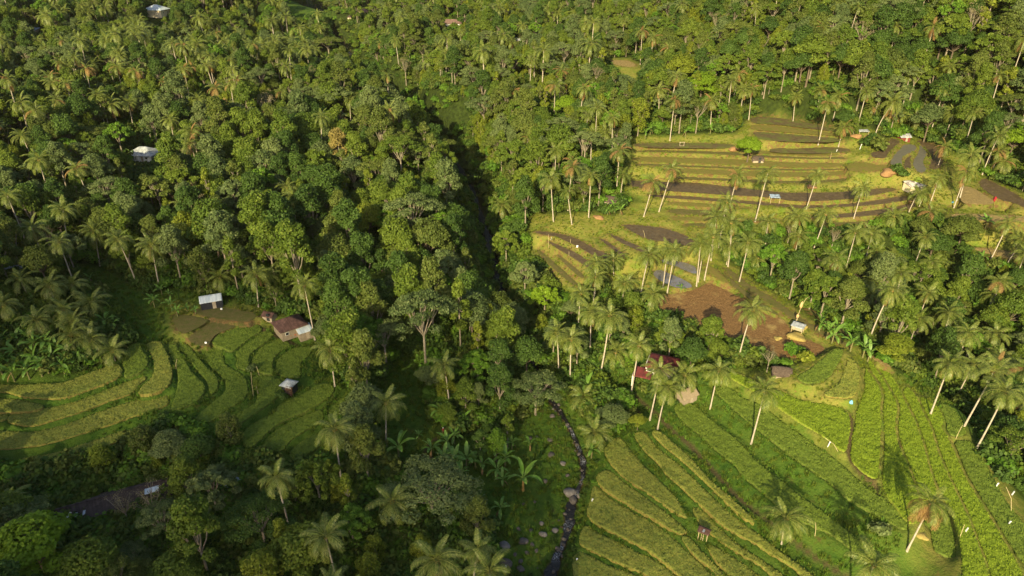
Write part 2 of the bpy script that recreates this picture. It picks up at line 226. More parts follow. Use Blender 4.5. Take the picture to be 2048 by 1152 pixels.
def ground(x, y):
    x = np.atleast_1d(np.asarray(x, float)); y = np.atleast_1d(np.asarray(y, float))
    z = tps(x, y)
    wz = np.full(len(x), 1 / 2.6 ** 2.5); acc = z * wz; fix = np.full(len(x), np.nan)
    bund = np.zeros(len(x))
    for n_, (lv, W) in enumerate(FLATS):
        lo, hi = W.min(0) - 6, W.max(0) + 6
        m = np.where((x > lo[0]) & (x < hi[0]) & (y > lo[1]) & (y < hi[1]))[0]
        if not len(m): continue
        d = seg_dist(x[m], y[m], W); ins = inside(x[m], y[m], W)
        fix[m[ins]] = lv
        if n_ < len(RICE): bund[m] = np.maximum(bund[m], np.where(ins, 0, .34 * np.exp(-((d - .42) / .34) ** 2)))
        w = np.where(d < 6, 1 / (np.maximum(d, 0) + .12) ** 2.5 - 1 / 6.12 ** 2.5, 0); w = np.maximum(w, 0)
        acc[m] += w * lv; wz[m] += w
    zz = acc / wz + bund
    zz = np.where(np.isnan(fix), zz, fix)
    d, sz, sw = stream_info(x, y)
    t = np.clip((d - sw * .5) / (sw * .5 + 2.2), 0, 1); t = t * t * (3 - 2 * t)
    return np.where(np.isnan(fix), (sz - .55) * (1 - t) + zz * t, zz)
def gz(x, y): return float(ground([x], [y])[0])
# a lookup grid of the ground for quick queries
GX0, GX1, GY0, GY1, GS = -440., 440., -60., 700., 1.0
_gx = np.arange(GX0, GX1 + GS, GS); _gy = np.arange(GY0, GY1 + GS, GS)
_mx, _my = np.meshgrid(_gx, _gy)
GRID = ground(_mx.ravel(), _my.ravel()).reshape(_mx.shape)
def gq(x, y):
    x = np.clip((np.asarray(x, float) - GX0) / GS, 0, GRID.shape[1] - 1.001); y = np.clip((np.asarray(y, float) - GY0) / GS, 0, GRID.shape[0] - 1.001)
    i = x.astype(int); j = y.astype(int); a = x - i; b = y - j
    return GRID[j, i] * (1 - a) * (1 - b) + GRID[j, i + 1] * a * (1 - b) + GRID[j + 1, i] * (1 - a) * b + GRID[j + 1, i + 1] * a * b
_D = np.concatenate([np.arange(85, 240, .25), np.arange(240, 900, .6)])
def at(px, py, above=0.0):
    """the point of the ground (or `above` it) that this pixel of the photograph shows"""
    r = ray(px, py); x, y, z = r[0] * _D, r[1] * _D, CAMZ + r[2] * _D
    h = z - gq(x, y) - above
    k = np.where(h <= 0)[0]
    k = k[0] if len(k) else len(_D) - 1
    k = max(k, 1); a, b = h[k - 1], h[k]; t = a / (a - b) if a != b else 0
    D = _D[k - 1] + t * (_D[k] - _D[k - 1])
    X, Y = r[0] * D, r[1] * D
    return float(X), float(Y), float(gq(X, Y)), float(D)

# ------------------------------------------------------------------ objects and tags
def tag(o, label=None, cat=None, group=None, kind=None):
    if label: o['label'] = label
    if cat: o['category'] = cat
    if group: o['group'] = group
    if kind: o['kind'] = kind
    return o
def link(name, me, mat=None, parent=None, loc=None, rot=None, scale=None):
    o = bpy.data.objects.new(name, me); COL.objects.link(o)
    if mat is not None and me is not None:
        for m in (mat if isinstance(mat, (list, tuple)) else [mat]): me.materials.append(m)
    if parent: o.parent = parent
    if loc is not None: o.location = loc
    if rot is not None: o.rotation_euler = rot
    if scale is not None: o.scale = (scale,) * 3 if isinstance(scale, (int, float)) else scale
    return o
def np_mesh(name, V, Fq, smooth=False, attrs=None, mi=None):
    """V (n,3), Fq (m,k) faces of one size"""
    me = bpy.data.meshes.new(name); V = np.asarray(V, np.float32); Fq = np.asarray(Fq, np.int32)
    me.vertices.add(len(V)); me.vertices.foreach_set('co', V.ravel())
    k = Fq.shape[1]; me.loops.add(Fq.size); me.loops.foreach_set('vertex_index', Fq.ravel())
    me.polygons.add(len(Fq)); me.polygons.foreach_set('loop_start', np.arange(0, Fq.size, k, dtype=np.int32))
    me.polygons.foreach_set('loop_total', np.full(len(Fq), k, np.int32))
    if smooth: me.polygons.foreach_set('use_smooth', np.ones(len(Fq), bool))
    if mi is not None: me.polygons.foreach_set('material_index', np.asarray(mi, np.int32))
    for nm, (dom, arr) in (attrs or {}).items():
        a = me.attributes.new(nm, 'FLOAT', dom); a.data.foreach_set('value', np.asarray(arr, np.float32))
    me.update(calc_edges=True); me.validate()
    return me

# ------------------------------------------------------------------ materials
MATS = {}
class NT:
    def __init__(s, name):
        s.m = bpy.data.materials.new(name); s.m.use_nodes = True; s.n = s.m.node_tree.nodes; s.l = s.m.node_tree.links
        s.bsdf = s.n['Principled BSDF']; s.out = s.n['Material Output']; MATS[name] = s.m
        s.geo = s.n.new('ShaderNodeNewGeometry'); s.pos = s.geo.outputs['Position']
    def noise(s, sc, det=3, rough=.6, vec=None, dist=0):
        k = s.n.new('ShaderNodeTexNoise'); k.inputs['Scale'].default_value = sc; k.inputs['Detail'].default_value = det
        k.inputs['Roughness'].default_value = rough; k.inputs['Distortion'].default_value = dist
        s.l.new(vec or s.pos, k.inputs['Vector']); return k.outputs['Fac']
    def attr(s, nm, obj=False):
        k = s.n.new('ShaderNodeAttribute'); k.attribute_name = nm; return k.outputs['Fac']
    def ramp(s, fac, stops):
        k = s.n.new('ShaderNodeValToRGB'); e = k.color_ramp.elements
        while len(e) < len(stops): e.new(.5)
        for i, (p, c) in enumerate(stops):
            e[i].position = p; e[i].color = (*c, 1) if len(c) == 3 else c
        s.l.new(fac, k.inputs[0]); return k.outputs[0]
    def mix(s, fac, a, b, mode='MIX'):
        k = s.n.new('ShaderNodeMix'); k.data_type = 'RGBA'; k.blend_type = mode
        for i, v in ((0, fac), (6, a), (7, b)):
            if isinstance(v, (int, float)): k.inputs[i].default_value = v
            elif isinstance(v, tuple): k.inputs[i].default_value = (*v, 1)
            else: s.l.new(v, k.inputs[i])
        return k.outputs[2]
    def math(s, op, a, b=None, clamp=False):
        k = s.n.new('ShaderNodeMath'); k.operation = op; k.use_clamp = clamp
        for i, v in ((0, a), (1, b)):
            if v is None: continue
            if isinstance(v, (int, float)): k.inputs[i].default_value = v
            else: s.l.new(v, k.inputs[i])
        return k.outputs[0]
    def maprange(s, v, a, b, c=0., d=1.):
        k = s.n.new('ShaderNodeMapRange'); s.l.new(v, k.inputs[0])
        for i, q in enumerate((a, b, c, d)): k.inputs[i + 1].default_value = q
        return k.outputs[0]
    def bump(s, h, strength=.5, dist=.1):
        k = s.n.new('ShaderNodeBump'); k.inputs['Strength'].default_value = strength; k.inputs['Distance'].default_value = dist
        s.l.new(h, k.inputs['Height']); s.l.new(k.outputs[0], s.bsdf.inputs['Normal']); return k
    def done(s, col=None, rough=.9, spec=.15, metal=0):
        if col is not None:
            if isinstance(col, tuple): s.bsdf.inputs['Base Color'].default_value = (*col, 1)
            else: s.l.new(col, s.bsdf.inputs['Base Color'])
        if isinstance(rough, (int, float)): s.bsdf.inputs['Roughness'].default_value = rough
        else: s.l.new(rough, s.bsdf.inputs['Roughness'])
        s.bsdf.inputs['Specular IOR Level'].default_value = spec; s.bsdf.inputs['Metallic'].default_value = metal
        return s.m
def plain(name, c1, c2, sc=3., rough=.85, spec=.2, bump=.0, metal=0, local=True):
    t = NT(name); vec = None
    if local:
        tc = t.n.new('ShaderNodeTexCoord'); vec = tc.outputs['Object']
    n = t.noise(sc, 4, .65, vec)
    if bump: t.bump(t.noise(sc * 4, 3, .6, vec), bump, .05)
    return t.done(t.ramp(n, [(.3, c1), (.7, c2)]), rough, spec, metal)

# ------------------------------------------------------------------ where the ground is open (outlines traced, used as places on the ground)
OPEN = [
 [(-60,735),(60,740),(120,755),(200,735),(248,700),(262,680),(240,640),(160,560),(150,530),(215,535),(300,590),(350,575),(400,585),(470,598),(540,622),(640,650),(640,690),(700,760),(706,840),(650,930),(575,935),(480,905),(400,862),(345,835),(250,895),(40,955),(-60,930)],
 [(740,790),(800,700),(850,730),(852,800),(880,872),(960,872),(1010,850),(1060,830),(1090,790),(1120,775),(1185,850),(1195,900),(1175,1000),(1160,1060),(1140,1180),(1040,1180),(985,1152),(975,1050),(950,1000),(900,930),(830,940),(770,930),(750,860)],
 [(1150,880),(1230,865),(1300,815),(1345,790),(1430,755),(1450,730),(1560,735),(1600,725),(1665,685),(1720,690),(1800,745),(1880,790),(1950,850),(1975,920),(2010,960),(2070,1000),(2090,1180),(1120,1180),(1140,1080),(1165,1000)],
 [(1200,735),(1230,740),(1300,800),(1340,830),(1290,830),(1210,775)],
 [(1300,590),(1395,565),(1392,520),(1410,495),(1480,535),(1600,615),(1700,680),(1745,705),(1700,715),(1650,705),(1640,722),(1570,727),(1480,700),(1400,665),(1310,625)],
 [(1055,470),(1055,425),(1110,430),(1230,430),(1260,405),(1320,395),(1400,430),(1445,445),(1440,520),(1400,585),(1300,595),(1200,575),(1150,595),(1110,575),(1060,505)],
 [(1262,270),(1350,270),(1470,266),(1498,232),(1560,226),(1668,254),(1690,280),(1760,272),(1830,274),(1885,300),(1960,345),(2070,395),(2070,535),(1950,505),(1900,445),(1860,430),(1780,430),(1700,455),(1600,460),(1450,460),(1340,445),(1290,405),(1250,385),(1250,330)],
 [(1195,128),(1215,116),(1260,116),(1285,128),(1290,145),(1270,165),(1240,150)],
 [(560,22),(620,14),(672,26),(660,38),(600,42)],
 [(735,165),(770,175),(840,225),(885,270),(870,285),(800,240),(745,195)],
]
DRY = [OPEN[6], OPEN[5], OPEN[4], OPEN[7], [(1440,740),(1560,745),(1660,700),(1740,720),(1860,800),(1960,900),(2090,1060),(2090,1180),(1900,1180),(1760,980),(1560,830)], [(330,600),(530,612),(560,660),(480,640),(420,700),(350,690)]]
def world_poly(P): return np.array([at(min(max(x, -60), 2110), min(max(y, 1), 1185))[:2] for x, y in P])
OPEN_W = [world_poly(P) for P in OPEN]; DRY_W = [world_poly(P) for P in DRY]
PATHS = [([(1268,790),(1300,818),(1320,836),(1348,865),(1381,892),(1414,927),(1460,980),(1498,1014),(1545,1051),(1581,1078),(1627,1113),(1687,1152),(1720,1175)], .32, 'long narrow earth footpath running down between the right hand rice bands'),
         ([(838,942),(848,908),(862,885),(887,868),(915,852),(940,842),(985,835)], .32, 'curved earth track across the shaded meadow, with the motorbike on it'),
         ([(420,637),(445,643),(500,649),(530,662),(560,676),(592,692)], .45, 'earth path beside the rust-roofed farmhouse'),
         ([(1701,836),(1702,860),(1699,885),(1696,908),(1720,943),(1745,963),(1756,985)], .45, 'earthen ditch between the green wedge and the bright terraces'),
         ([(1180,740),(1205,752),(1240,790),(1275,825)], .5, 'earth path climbing from the log bridge')]
def field(polys, x, y, soft=1.5):
    out = np.zeros(len(x))
    for W in polys:
        lo, hi = W.min(0) - 4, W.max(0) + 4
        m = np.where((x > lo[0]) & (x < hi[0]) & (y > lo[1]) & (y < hi[1]))[0]
        if len(m):
            d = seg_dist(x[m], y[m], W); ins = inside(x[m], y[m], W)
            out[m] = np.maximum(out[m], np.clip(.5 + np.where(ins, d, -d) / (2 * soft), 0, 1))
    return out
PATH_W = [np.array([at(x, min(y, 1185))[:2] for x, y in P]) for P, w, l in PATHS]

# ------------------------------------------------------------------ ground material
t = NT('ground_soil_and_grass')
n1 = t.noise(.09, 4); n2 = t.noise(.7, 4); n3 = t.noise(3.5, 3)
grass = t.mix(t.maprange(n2, .38, .62), (.034, .078, .011), (.07, .125, .016))
grass = t.mix(t.maprange(n1, .4, .65), grass, t.mix(t.maprange(n3, .35, .65), (.055, .110, .014), (.095, .135, .022)))
grass = t.mix(t.maprange(t.noise(.33, 5, .7), .60, .72), grass, (.085, .075, .022))
dryg = t.mix(t.maprange(n2, .35, .65), (.15, .175, .030), (.22, .20, .05))
dryg = t.mix(t.maprange(t.noise(.25, 4), .52, .66), dryg, (.12, .18, .024))
dryg = t.mix(t.maprange(t.noise(.5, 5, .7), .6, .7), dryg, (.22, .12, .05))
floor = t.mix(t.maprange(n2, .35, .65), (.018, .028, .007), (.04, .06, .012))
soil = t.mix(t.maprange(n3, .3, .7), (.06, .038, .022), (.10, .066, .04))
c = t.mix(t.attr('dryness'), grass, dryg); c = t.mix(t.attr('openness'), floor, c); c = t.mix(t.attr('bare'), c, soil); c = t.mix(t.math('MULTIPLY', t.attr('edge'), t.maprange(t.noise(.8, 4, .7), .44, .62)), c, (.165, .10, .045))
t.bump(t.noise(2.2, 4, .7), .9, .35); M_GROUND = t.done(c, .95, .08)

# one sheet of ground: rows get wider with distance, everything beyond the valley is coarse
rows = [-60.]; 
while rows[-1] < 700: 
    y = rows[-1]; rows.append(y + (6 if y < 70 else 1.2 if y < 92 else max(.36, min(y * .0030, 2.2)) if y < 430 else 4.))
cols = np.concatenate([np.linspace(-3.4, -1.05, 14)[:-1], np.arange(-1.05, 1.05, .0036), np.linspace(1.05, 3.4, 14)])
Yg = np.array(rows); width = np.where(Yg < 118, 118, Yg)
XX = cols[None, :] * width[:, None] * .95; YY = np.repeat(Yg[:, None], len(cols), 1)
XX = np.clip(XX, -470, 470)
fx, fy = XX.ravel(), YY.ravel()
ZZ = ground(fx, fy)
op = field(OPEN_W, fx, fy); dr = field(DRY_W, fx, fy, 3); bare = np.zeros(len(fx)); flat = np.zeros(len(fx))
for lv, W in FLATS:
    lo, hi = W.min(0), W.max(0); m = np.where((fx > lo[0]) & (fx < hi[0]) & (fy > lo[1]) & (fy < hi[1]))[0]
    if len(m): flat[m] = np.maximum(flat[m], inside(fx[m], fy[m], W))
edge = np.zeros(len(fx))
for lv, W in FLATS[len(RICE):]:
    lo, hi = W.min(0) - 2, W.max(0) + 2; m = np.where((fx > lo[0]) & (fx < hi[0]) & (fy > lo[1]) & (fy < hi[1]))[0]
    if len(m): edge[m] = np.maximum(edge[m], np.clip((1.2 - seg_dist(fx[m], fy[m], W)) / .5, 0, 1))
for W, (P, w, l) in zip(PATH_W, PATHS):
    lo, hi = W.min(0) - 3, W.max(0) + 3; m = np.where((fx > lo[0]) & (fx < hi[0]) & (fy > lo[1]) & (fy < hi[1]))[0]
    d = seg_dist(fx[m], fy[m], W, False); bare[m] = np.maximum(bare[m], np.clip((w + .35 - d) / .35, 0, 1) * .8)
jit = nrg.normal(0, 1, len(fx)); wav = np.sin(fx * .9 + 1.3 * np.sin(fy * .7)) * np.sin(fy * 1.1 + fx * .4)
ZZ = ZZ + (1 - flat) * (jit * .045 + wav * .10)
sdist, sz_, sw_ = stream_info(fx, fy)
bare = np.maximum(bare, np.clip((sw_ * .5 + .5 - sdist) / .6, 0, 1))
nr, nc = XX.shape; idx = np.arange(nr * nc).reshape(nr, nc)
Fq = np.stack([idx[:-1, :-1], idx[:-1, 1:], idx[1:, 1:], idx[1:, :-1]], -1).reshape(-1, 4)
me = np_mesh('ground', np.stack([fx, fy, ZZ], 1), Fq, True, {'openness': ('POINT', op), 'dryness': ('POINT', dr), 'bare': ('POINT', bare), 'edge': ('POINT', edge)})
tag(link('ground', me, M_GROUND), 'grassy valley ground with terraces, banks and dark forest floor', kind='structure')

# ------------------------------------------------------------------ crops and plots
def crop_mat(name, a, b, c2, edge, rough=.8):
    t = NT(name); n = t.noise(2.6, 4, .75); m = t.noise(.18, 4, .6)
    col = t.mix(t.maprange(n, .32, .68), a, b); col = t.mix(t.maprange(m, .35, .7), col, c2)
    col = t.mix(t.maprange(t.noise(.55, 5, .75), .60, .75), col, t.mix(.5, a, b))
    col = t.mix(t.attr('side'), col, edge)
    col = t.mix(t.maprange(t.attr('v'), .35, 1, .0, .8), col, t.mix(.25, b, edge))
    col = t.mix(t.maprange(t.attr('v'), 0, .25, .5, 0), col, tuple(q * .5 for q in a))
    return t.done(col, rough, .12)
M_RICE = [crop_mat('green_rice', (.090, .148, .019), (.148, .200, .030), (.118, .166, .023), (.07, .085, .02)),
          crop_mat('ripe_rice', (.165, .20, .036), (.26, .262, .052), (.145, .19, .034), (.17, .125, .036)),
          crop_mat('bright_rice', (.118, .188, .014), (.182, .25, .020), (.15, .208, .016), (.18, .20, .035))]
def cells(W, g, jitter, hfun):
    """jagged-edged sheet of small cells inside an outline; returns V, F, per face side flag"""
    lo, hi = W.min(0), W.max(0); nx = int((hi[0] - lo[0]) / g) + 2; ny = int((hi[1] - lo[1]) / g) + 2
    cx = lo[0] + (np.arange(nx) + .5) * g - g; cy = lo[1] + (np.arange(ny) + .5) * g - g
    CX, CY = np.meshgrid(cx, cy); ins = inside(CX.ravel(), CY.ravel(), W).reshape(ny, nx)
    vx = lo[0] + np.arange(nx + 1) * g - g; vy = lo[1] + np.arange(ny + 1) * g - g
    VX, VY = np.meshgrid(vx, vy); used = np.zeros((ny + 1, nx + 1), bool)
    used[:-1, :-1] |= ins; used[1:, :-1] |= ins; used[:-1, 1:] |= ins; used[1:, 1:] |= ins
    full = np.zeros_like(used); full[1:-1, 1:-1] = ins[:-1, :-1] & ins[1:, :-1] & ins[:-1, 1:] & ins[1:, 1:]
    X = VX + nrg.uniform(-jitter, jitter, VX.shape); Y = VY + nrg.uniform(-jitter, jitter, VY.shape)
    # pull rim vertices onto the traced outline
    rim = used & ~full; rx, ry = X[rim], Y[rim]
    if len(rx):
        best = np.full(len(rx), 1e18); bx = rx.copy(); by = ry.copy(); n = len(W)
        for i in range(n):
            ax, ay = W[i]; ex, ey = W[(i + 1) % n]; dx, dy = ex - ax, ey - ay; L = dx * dx + dy * dy + 1e-12
            tt = np.clip(((rx - ax) * dx + (ry - ay) * dy) / L, 0, 1); qx, qy = ax + tt * dx, ay + tt * dy
            d = (rx - qx) ** 2 + (ry - qy) ** 2; m = d < best; best = np.where(m, d, best); bx = np.where(m, qx, bx); by = np.where(m, qy, by)
        X[rim] = bx * .8 + rx * .2; Y[rim] = by * .8 + ry * .2
    Z = hfun(X, Y, full)
    ids = -np.ones(used.shape, int); ids[used] = np.arange(used.sum())
    V = np.stack([X[used], Y[used], Z[used]], 1); j, i = np.where(ins)
    F = np.stack([ids[j, i], ids[j, i + 1], ids[j + 1, i + 1], ids[j + 1, i]], 1)
    E = []
    pad = np.pad(ins, 1)
    for (dj, di, a, b) in ((0, -1, (1, 0), (0, 0)), (0, 1, (0, 1), (1, 1)), (-1, 0, (0, 0), (0, 1)), (1, 0, (1, 1), (1, 0))):
        nb = pad[1 + dj:1 + dj + ny, 1 + di:1 + di + nx]; jj, ii = np.where(ins & ~nb)
        E.append(np.stack([ids[jj + a[0], ii + a[1]], ids[jj + b[0], ii + b[1]]], 1))
    return V, F, np.concatenate(E)
def crop(name, W, lv, h, g, mat, bumpy=.16, lean=0.):
    def hf(X, Y, full):
        z = lv + h + nrg.normal(0, bumpy * .5, X.shape) + .07 * np.sin(X * 1.3 + np.sin(Y * .8) * 2) * np.sin(Y * 1.1)
        z = z + np.where(nrg.random(X.shape) < .012, -.35, 0)
        return np.where(full, z, lv + h * .96 + nrg.uniform(-.12, .10, X.shape))
    V, Fc, E = cells(W, g, g * .3, hf); n = len(V)
    vb = V[np.unique(E)].copy(); mp = {v: n + k for k, v in enumerate(np.unique(E))}
    c = W.mean(0); vb[:, 2] = lv - .35
    S = np.array([[a, mp[a], mp[b], b] for a, b in E]); Va = np.concatenate([V, vb]); Fa = np.concatenate([Fc, S])
    nb = int(len(Fc) * 1.6); k_ = nrg.integers(0, len(Fc), nb); C0 = V[Fc[k_, 0]] * .5 + V[Fc[k_, 2]] * .5 + np.c_[nrg.uniform(-g, g, (nb, 2)) * .5, np.zeros(nb)]
    an = nrg.uniform(0, 6.28, nb); w_ = np.c_[np.cos(an), np.sin(an), np.zeros(nb)] * g * .32; tip = np.c_[nrg.normal(0, .10, (nb, 2)), nrg.uniform(.12, .34, nb)]
    C0[:, 2] -= .10; B = np.stack([C0 - w_, C0 + w_, C0 + w_ * .35 + tip, C0 - w_ * .35 + tip], 1).reshape(-1, 3); FB = np.arange(nb * 4).reshape(nb, 4) + len(Va)
    Va = np.concatenate([Va, B]); Fa = np.concatenate([Fa, FB])
    side = np.r_[np.zeros(len(Fc)), np.ones(len(S)) * .85, np.zeros(nb)]
    me = np_mesh(name, Va, Fa, False, {'side': ('FACE', side), 'v': ('FACE', nrg.random(len(Fa)) ** 1.5)})
    return link(name, me, mat)
k = 0
for lv, tone, poly, label in RICE:
    _, W = FLATS[k]; k += 1
    dist = W.mean(0)[1]
    o = crop('rice_paddy', W, lv, .44 if tone != 2 else .38, .27 if dist < 135 else .33, M_RICE[tone], .14 if tone == 2 else .12)
    tag(o, label, 'rice paddy', 'rice paddies on the terraces')
t = NT('ploughed_mud'); n = t.noise(.9, 5, .7); c = t.mix(t.maprange(n, .35, .65), (.085, .066, .034), (.14, .11, .05))
c = t.mix(t.maprange(t.noise(.3, 4), .45, .6), c, (.12, .135, .032)); t.bump(t.noise(2, 4, .7), .8, .25); M_MUD = t.done(c, .85, .2)
t = NT('flooded_mud'); n = t.noise(.8, 5, .7); c = t.mix(t.maprange(n, .4, .65), (.080, .056, .031), (.130, .095, .052))
t.bump(t.noise(1.5, 4, .7), .5, .15); M_WET = t.done(c, t.maprange(t.noise(.5, 3), .4, .6, .35, .8), .35)
t = NT('pond_water'); n = t.noise(.5, 5, .7); c = t.mix(t.maprange(n, .45, .62), (.17, .16, .17), (.12, .11, .085))  # pale mauve in the base colour imitates bright cloud reflected in muddy water
t.bump(t.noise(2.5, 2), .06, .03); M_POND = t.done(c, t.maprange(n, .4, .62, .06, .5), .5)
t = NT('fallow_plot'); n = t.noise(.8, 5, .7); c = t.mix(t.maprange(n, .35, .65), (.095, .105, .024), (.145, .115, .05)); t.bump(t.noise(2.5, 4, .7), .7, .2); M_FALLOW = t.done(c, .95, .1)
t = NT('dry_grass_plot'); n = t.noise(.8, 5, .7); c = t.mix(t.maprange(n, .35, .65), (.14, .155, .026), (.20, .15, .05)); t.bump(t.noise(2.5, 4, .7), .7, .2); M_DRY = t.done(c, .95, .1)
t = NT('maize_stubble'); n = t.noise(2.2, 5, .8); c = t.mix(t.maprange(n, .35, .65), (.12, .065, .030), (.30, .18, .075)); c = t.mix(t.maprange(t.noise(.22, 4), .55, .7), c, (.36, .26, .10)); t.bump(t.noise(3, 4, .8), 1, .3); M_STUB = t.done(c, .95, .1)
t = NT('cut_straw'); n = t.noise(2.2, 5, .8); c = t.mix(t.maprange(n, .35, .65), (.17, .12, .06), (.36, .28, .11)); t.bump(t.noise(3, 4, .8), 1, .2); M_STRAW = t.done(c, .95, .1)
t = NT('silty_paddy'); n = t.noise(.8, 5, .7); c = t.mix(t.maprange(n, .4, .65), (.115, .11, .085), (.16, .15, .11)); M_SILT = t.done(c, .6, .3)
PLM = {'silt': M_SILT, 'plough': M_MUD, 'wet': M_WET, 'pond': M_POND, 'fallow': M_FALLOW, 'dry': M_DRY, 'stubble': M_STUB, 'straw': M_STRAW}
PLN = {'silt': 'silty_field', 'plough': 'ploughed_field', 'wet': 'mud_field', 'pond': 'pond_water', 'fallow': 'fallow_field', 'dry': 'grass_field', 'stubble': 'stubble_field', 'straw': 'straw_field'}
for lv, kind, poly in PLOT:
    _, W = FLATS[k]; k += 1
    amp = {'plough': .07, 'wet': .015, 'pond': 0, 'fallow': .05, 'dry': .06, 'stubble': .09, 'silt': .015, 'straw': .1}[kind]
    base = {'pond': .05, 'wet': .04, 'silt': .04}.get(kind, .06)
    V, Fc, E = cells(W, .4 if W.mean(0)[1] < 200 else .6, .08 if amp else 0, lambda X, Y, full: lv + base + (np.abs(nrg.normal(0, amp, X.shape)) * full if amp else 0 * X))
    tag(link(PLN[kind], np_mesh(PLN[kind], V, Fc, kind in ('pond', 'wet')), PLM[kind]), kind='structure')

# ------------------------------------------------------------------ the stream
t = NT('stream_water'); n = t.noise(1.1, 5, .7); c = t.mix(t.maprange(n, .3, .7), (.010, .010, .011), (.022, .02, .02))
foam = t.math('MULTIPLY', t.attr('foam'), t.maprange(t.noise(2.6, 5, .8, dist=2.2), .52, .60)); c = t.mix(foam, c, (.62, .65, .72))
t.bump(t.noise(2.2, 4), .9, .25); M_STREAM = t.done(c, t.maprange(foam, 0, 1, .25, .7), .3)
SV, SF, SA = [], [], []
foams = [(1110,1115),(1120,1098),(1136,1055),(1152,993),(1166,965),(1168,925),(1148,872),(1140,860),(1158,898),(848+160,505),(760,170)]
fw = np.array([at(x, y)[:2] for x, y in foams])
NS = 260; tt = np.linspace(0, len(SW) - 1.001, NS)
for i, q in enumerate(tt):
    a = int(q); f = q - a; p = SW[a] * (1 - f) + SW[a + 1] * f; z = SZ[a] * (1 - f) + SZ[a + 1] * f; w = STREAM_W[a] * (1 - f) + STREAM_W[a + 1] * f
    q2 = min(q + .3, len(SW) - 1.001); q1 = max(q - .3, 0)
    pt = lambda s: SW[int(s)] * (1 - s % 1) + SW[int(s) + 1] * (s % 1)
    d = pt(q2) - pt(q1); d /= np.hypot(*d) + 1e-9; nn = np.array([-d[1], d[0]])
    for s in np.linspace(-1, 1, 7):
        P = p + nn * s * w * (.52 + .12 * math.sin(i * .9 + (3 if s > 0 else 0)) + .06 * math.sin(i * 2.3)); SV.append((P[0], P[1], z - .12))
        SA.append(max(0, 1 - np.min(np.hypot(*(fw - P).T)) / 1.6))
for i in range(NS - 1):
    for j in range(6): a = i * 7 + j; SF.append((a, a + 7, a + 8, a + 1))
tag(link('stream_water', np_mesh('stream_water', SV, SF, True, {'foam': ('POINT', SA)}), M_STREAM), 'narrow dark stream with white rapids winding through the valley', kind='structure')

# ------------------------------------------------------------------ foliage materials
def leaf_mat(name, c1, c2, c3=None, trans=.3, rough=.65, spec=.25):
    """c1..c2 vary from plant to plant, c3 comes in on single leaves"""
    t = NT(name); oi = t.n.new('ShaderNodeObjectInfo')
    col = t.mix(oi.outputs['Random'], c1, c2)
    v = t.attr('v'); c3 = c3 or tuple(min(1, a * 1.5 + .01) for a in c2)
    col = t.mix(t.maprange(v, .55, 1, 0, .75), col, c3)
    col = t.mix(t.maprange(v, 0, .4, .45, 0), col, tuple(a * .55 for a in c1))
    col = t.mix(.0, col, col)
    t.done(col, rough, spec)
    tr = t.n.new('ShaderNodeBsdfTranslucent'); t.l.new(col, tr.inputs[0])
    mx = t.n.new('ShaderNodeMixShader'); mx.inputs[0].default_value = trans
    t.l.new(t.bsdf.outputs[0], mx.inputs[1]); t.l.new(tr.outputs[0], mx.inputs[2]); t.l.new(mx.outputs[0], t.out.inputs[0])
    return t.m
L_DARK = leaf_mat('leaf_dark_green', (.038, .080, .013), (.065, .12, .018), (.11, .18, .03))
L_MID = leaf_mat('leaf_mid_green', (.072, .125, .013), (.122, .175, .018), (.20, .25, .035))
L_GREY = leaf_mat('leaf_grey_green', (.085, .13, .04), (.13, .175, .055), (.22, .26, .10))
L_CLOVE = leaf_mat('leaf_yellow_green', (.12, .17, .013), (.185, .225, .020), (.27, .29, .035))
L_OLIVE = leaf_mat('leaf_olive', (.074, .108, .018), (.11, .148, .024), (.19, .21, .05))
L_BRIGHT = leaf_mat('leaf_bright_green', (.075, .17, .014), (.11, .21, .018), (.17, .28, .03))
L_LIME = leaf_mat('leaf_lime', (.15, .25, .012), (.18, .29, .016), (.25, .36, .03), .35)
L_YELLOW = leaf_mat('leaf_yellow', (.20, .21, .015), (.24, .23, .018), (.30, .28, .03))
L_ORANGE = leaf_mat('leaf_orange_flush', (.24, .20, .05), (.29, .24, .07), (.42, .33, .12))
L_BLOSSOM = leaf_mat('orange_blossom', (.45, .16, .08), (.5, .2, .1), (.6, .3, .16))
L_PALM = leaf_mat('palm_frond_green', (.105, .160, .022), (.165, .215, .034), (.30, .31, .08), .3, .45, .45)
L_PALMB = leaf_mat('palm_frond_dry', (.20, .12, .045), (.28, .17, .06), (.36, .24, .1), .2, .7, .2)
L_BANANA = leaf_mat('banana_leaf', (.12, .25, .03), (.17, .30, .05), (.24, .38, .09), .35, .45, .4)
L_BANB = leaf_mat('banana_leaf_dead', (.20, .13, .06), (.26, .17, .08), (.3, .2, .1), .2, .8, .1)
L_DEAD = leaf_mat('leaf_pale_dry', (.17, .15, .075), (.22, .19, .10), (.3, .26, .15))
B_PALM = plain('palm_bark', (.30, .26, .21), (.46, .41, .34), 2.2, .9, .1, .3)
B_PALE = plain('pale_bark', (.16, .14, .10), (.29, .25, .20), 1.6, .9, .1, .3)
B_DARK = plain('dark_bark', (.09, .07, .05), (.16, .13, .10), 1.6, .9, .1, .3)
B_GREEN = plain('banana_stem', (.12, .14, .05), (.20, .17, .08), 2.5, .7, .2)
M_NUT = plain('coconut_husk', (.30, .17, .05), (.42, .26, .08), 4, .7, .2)

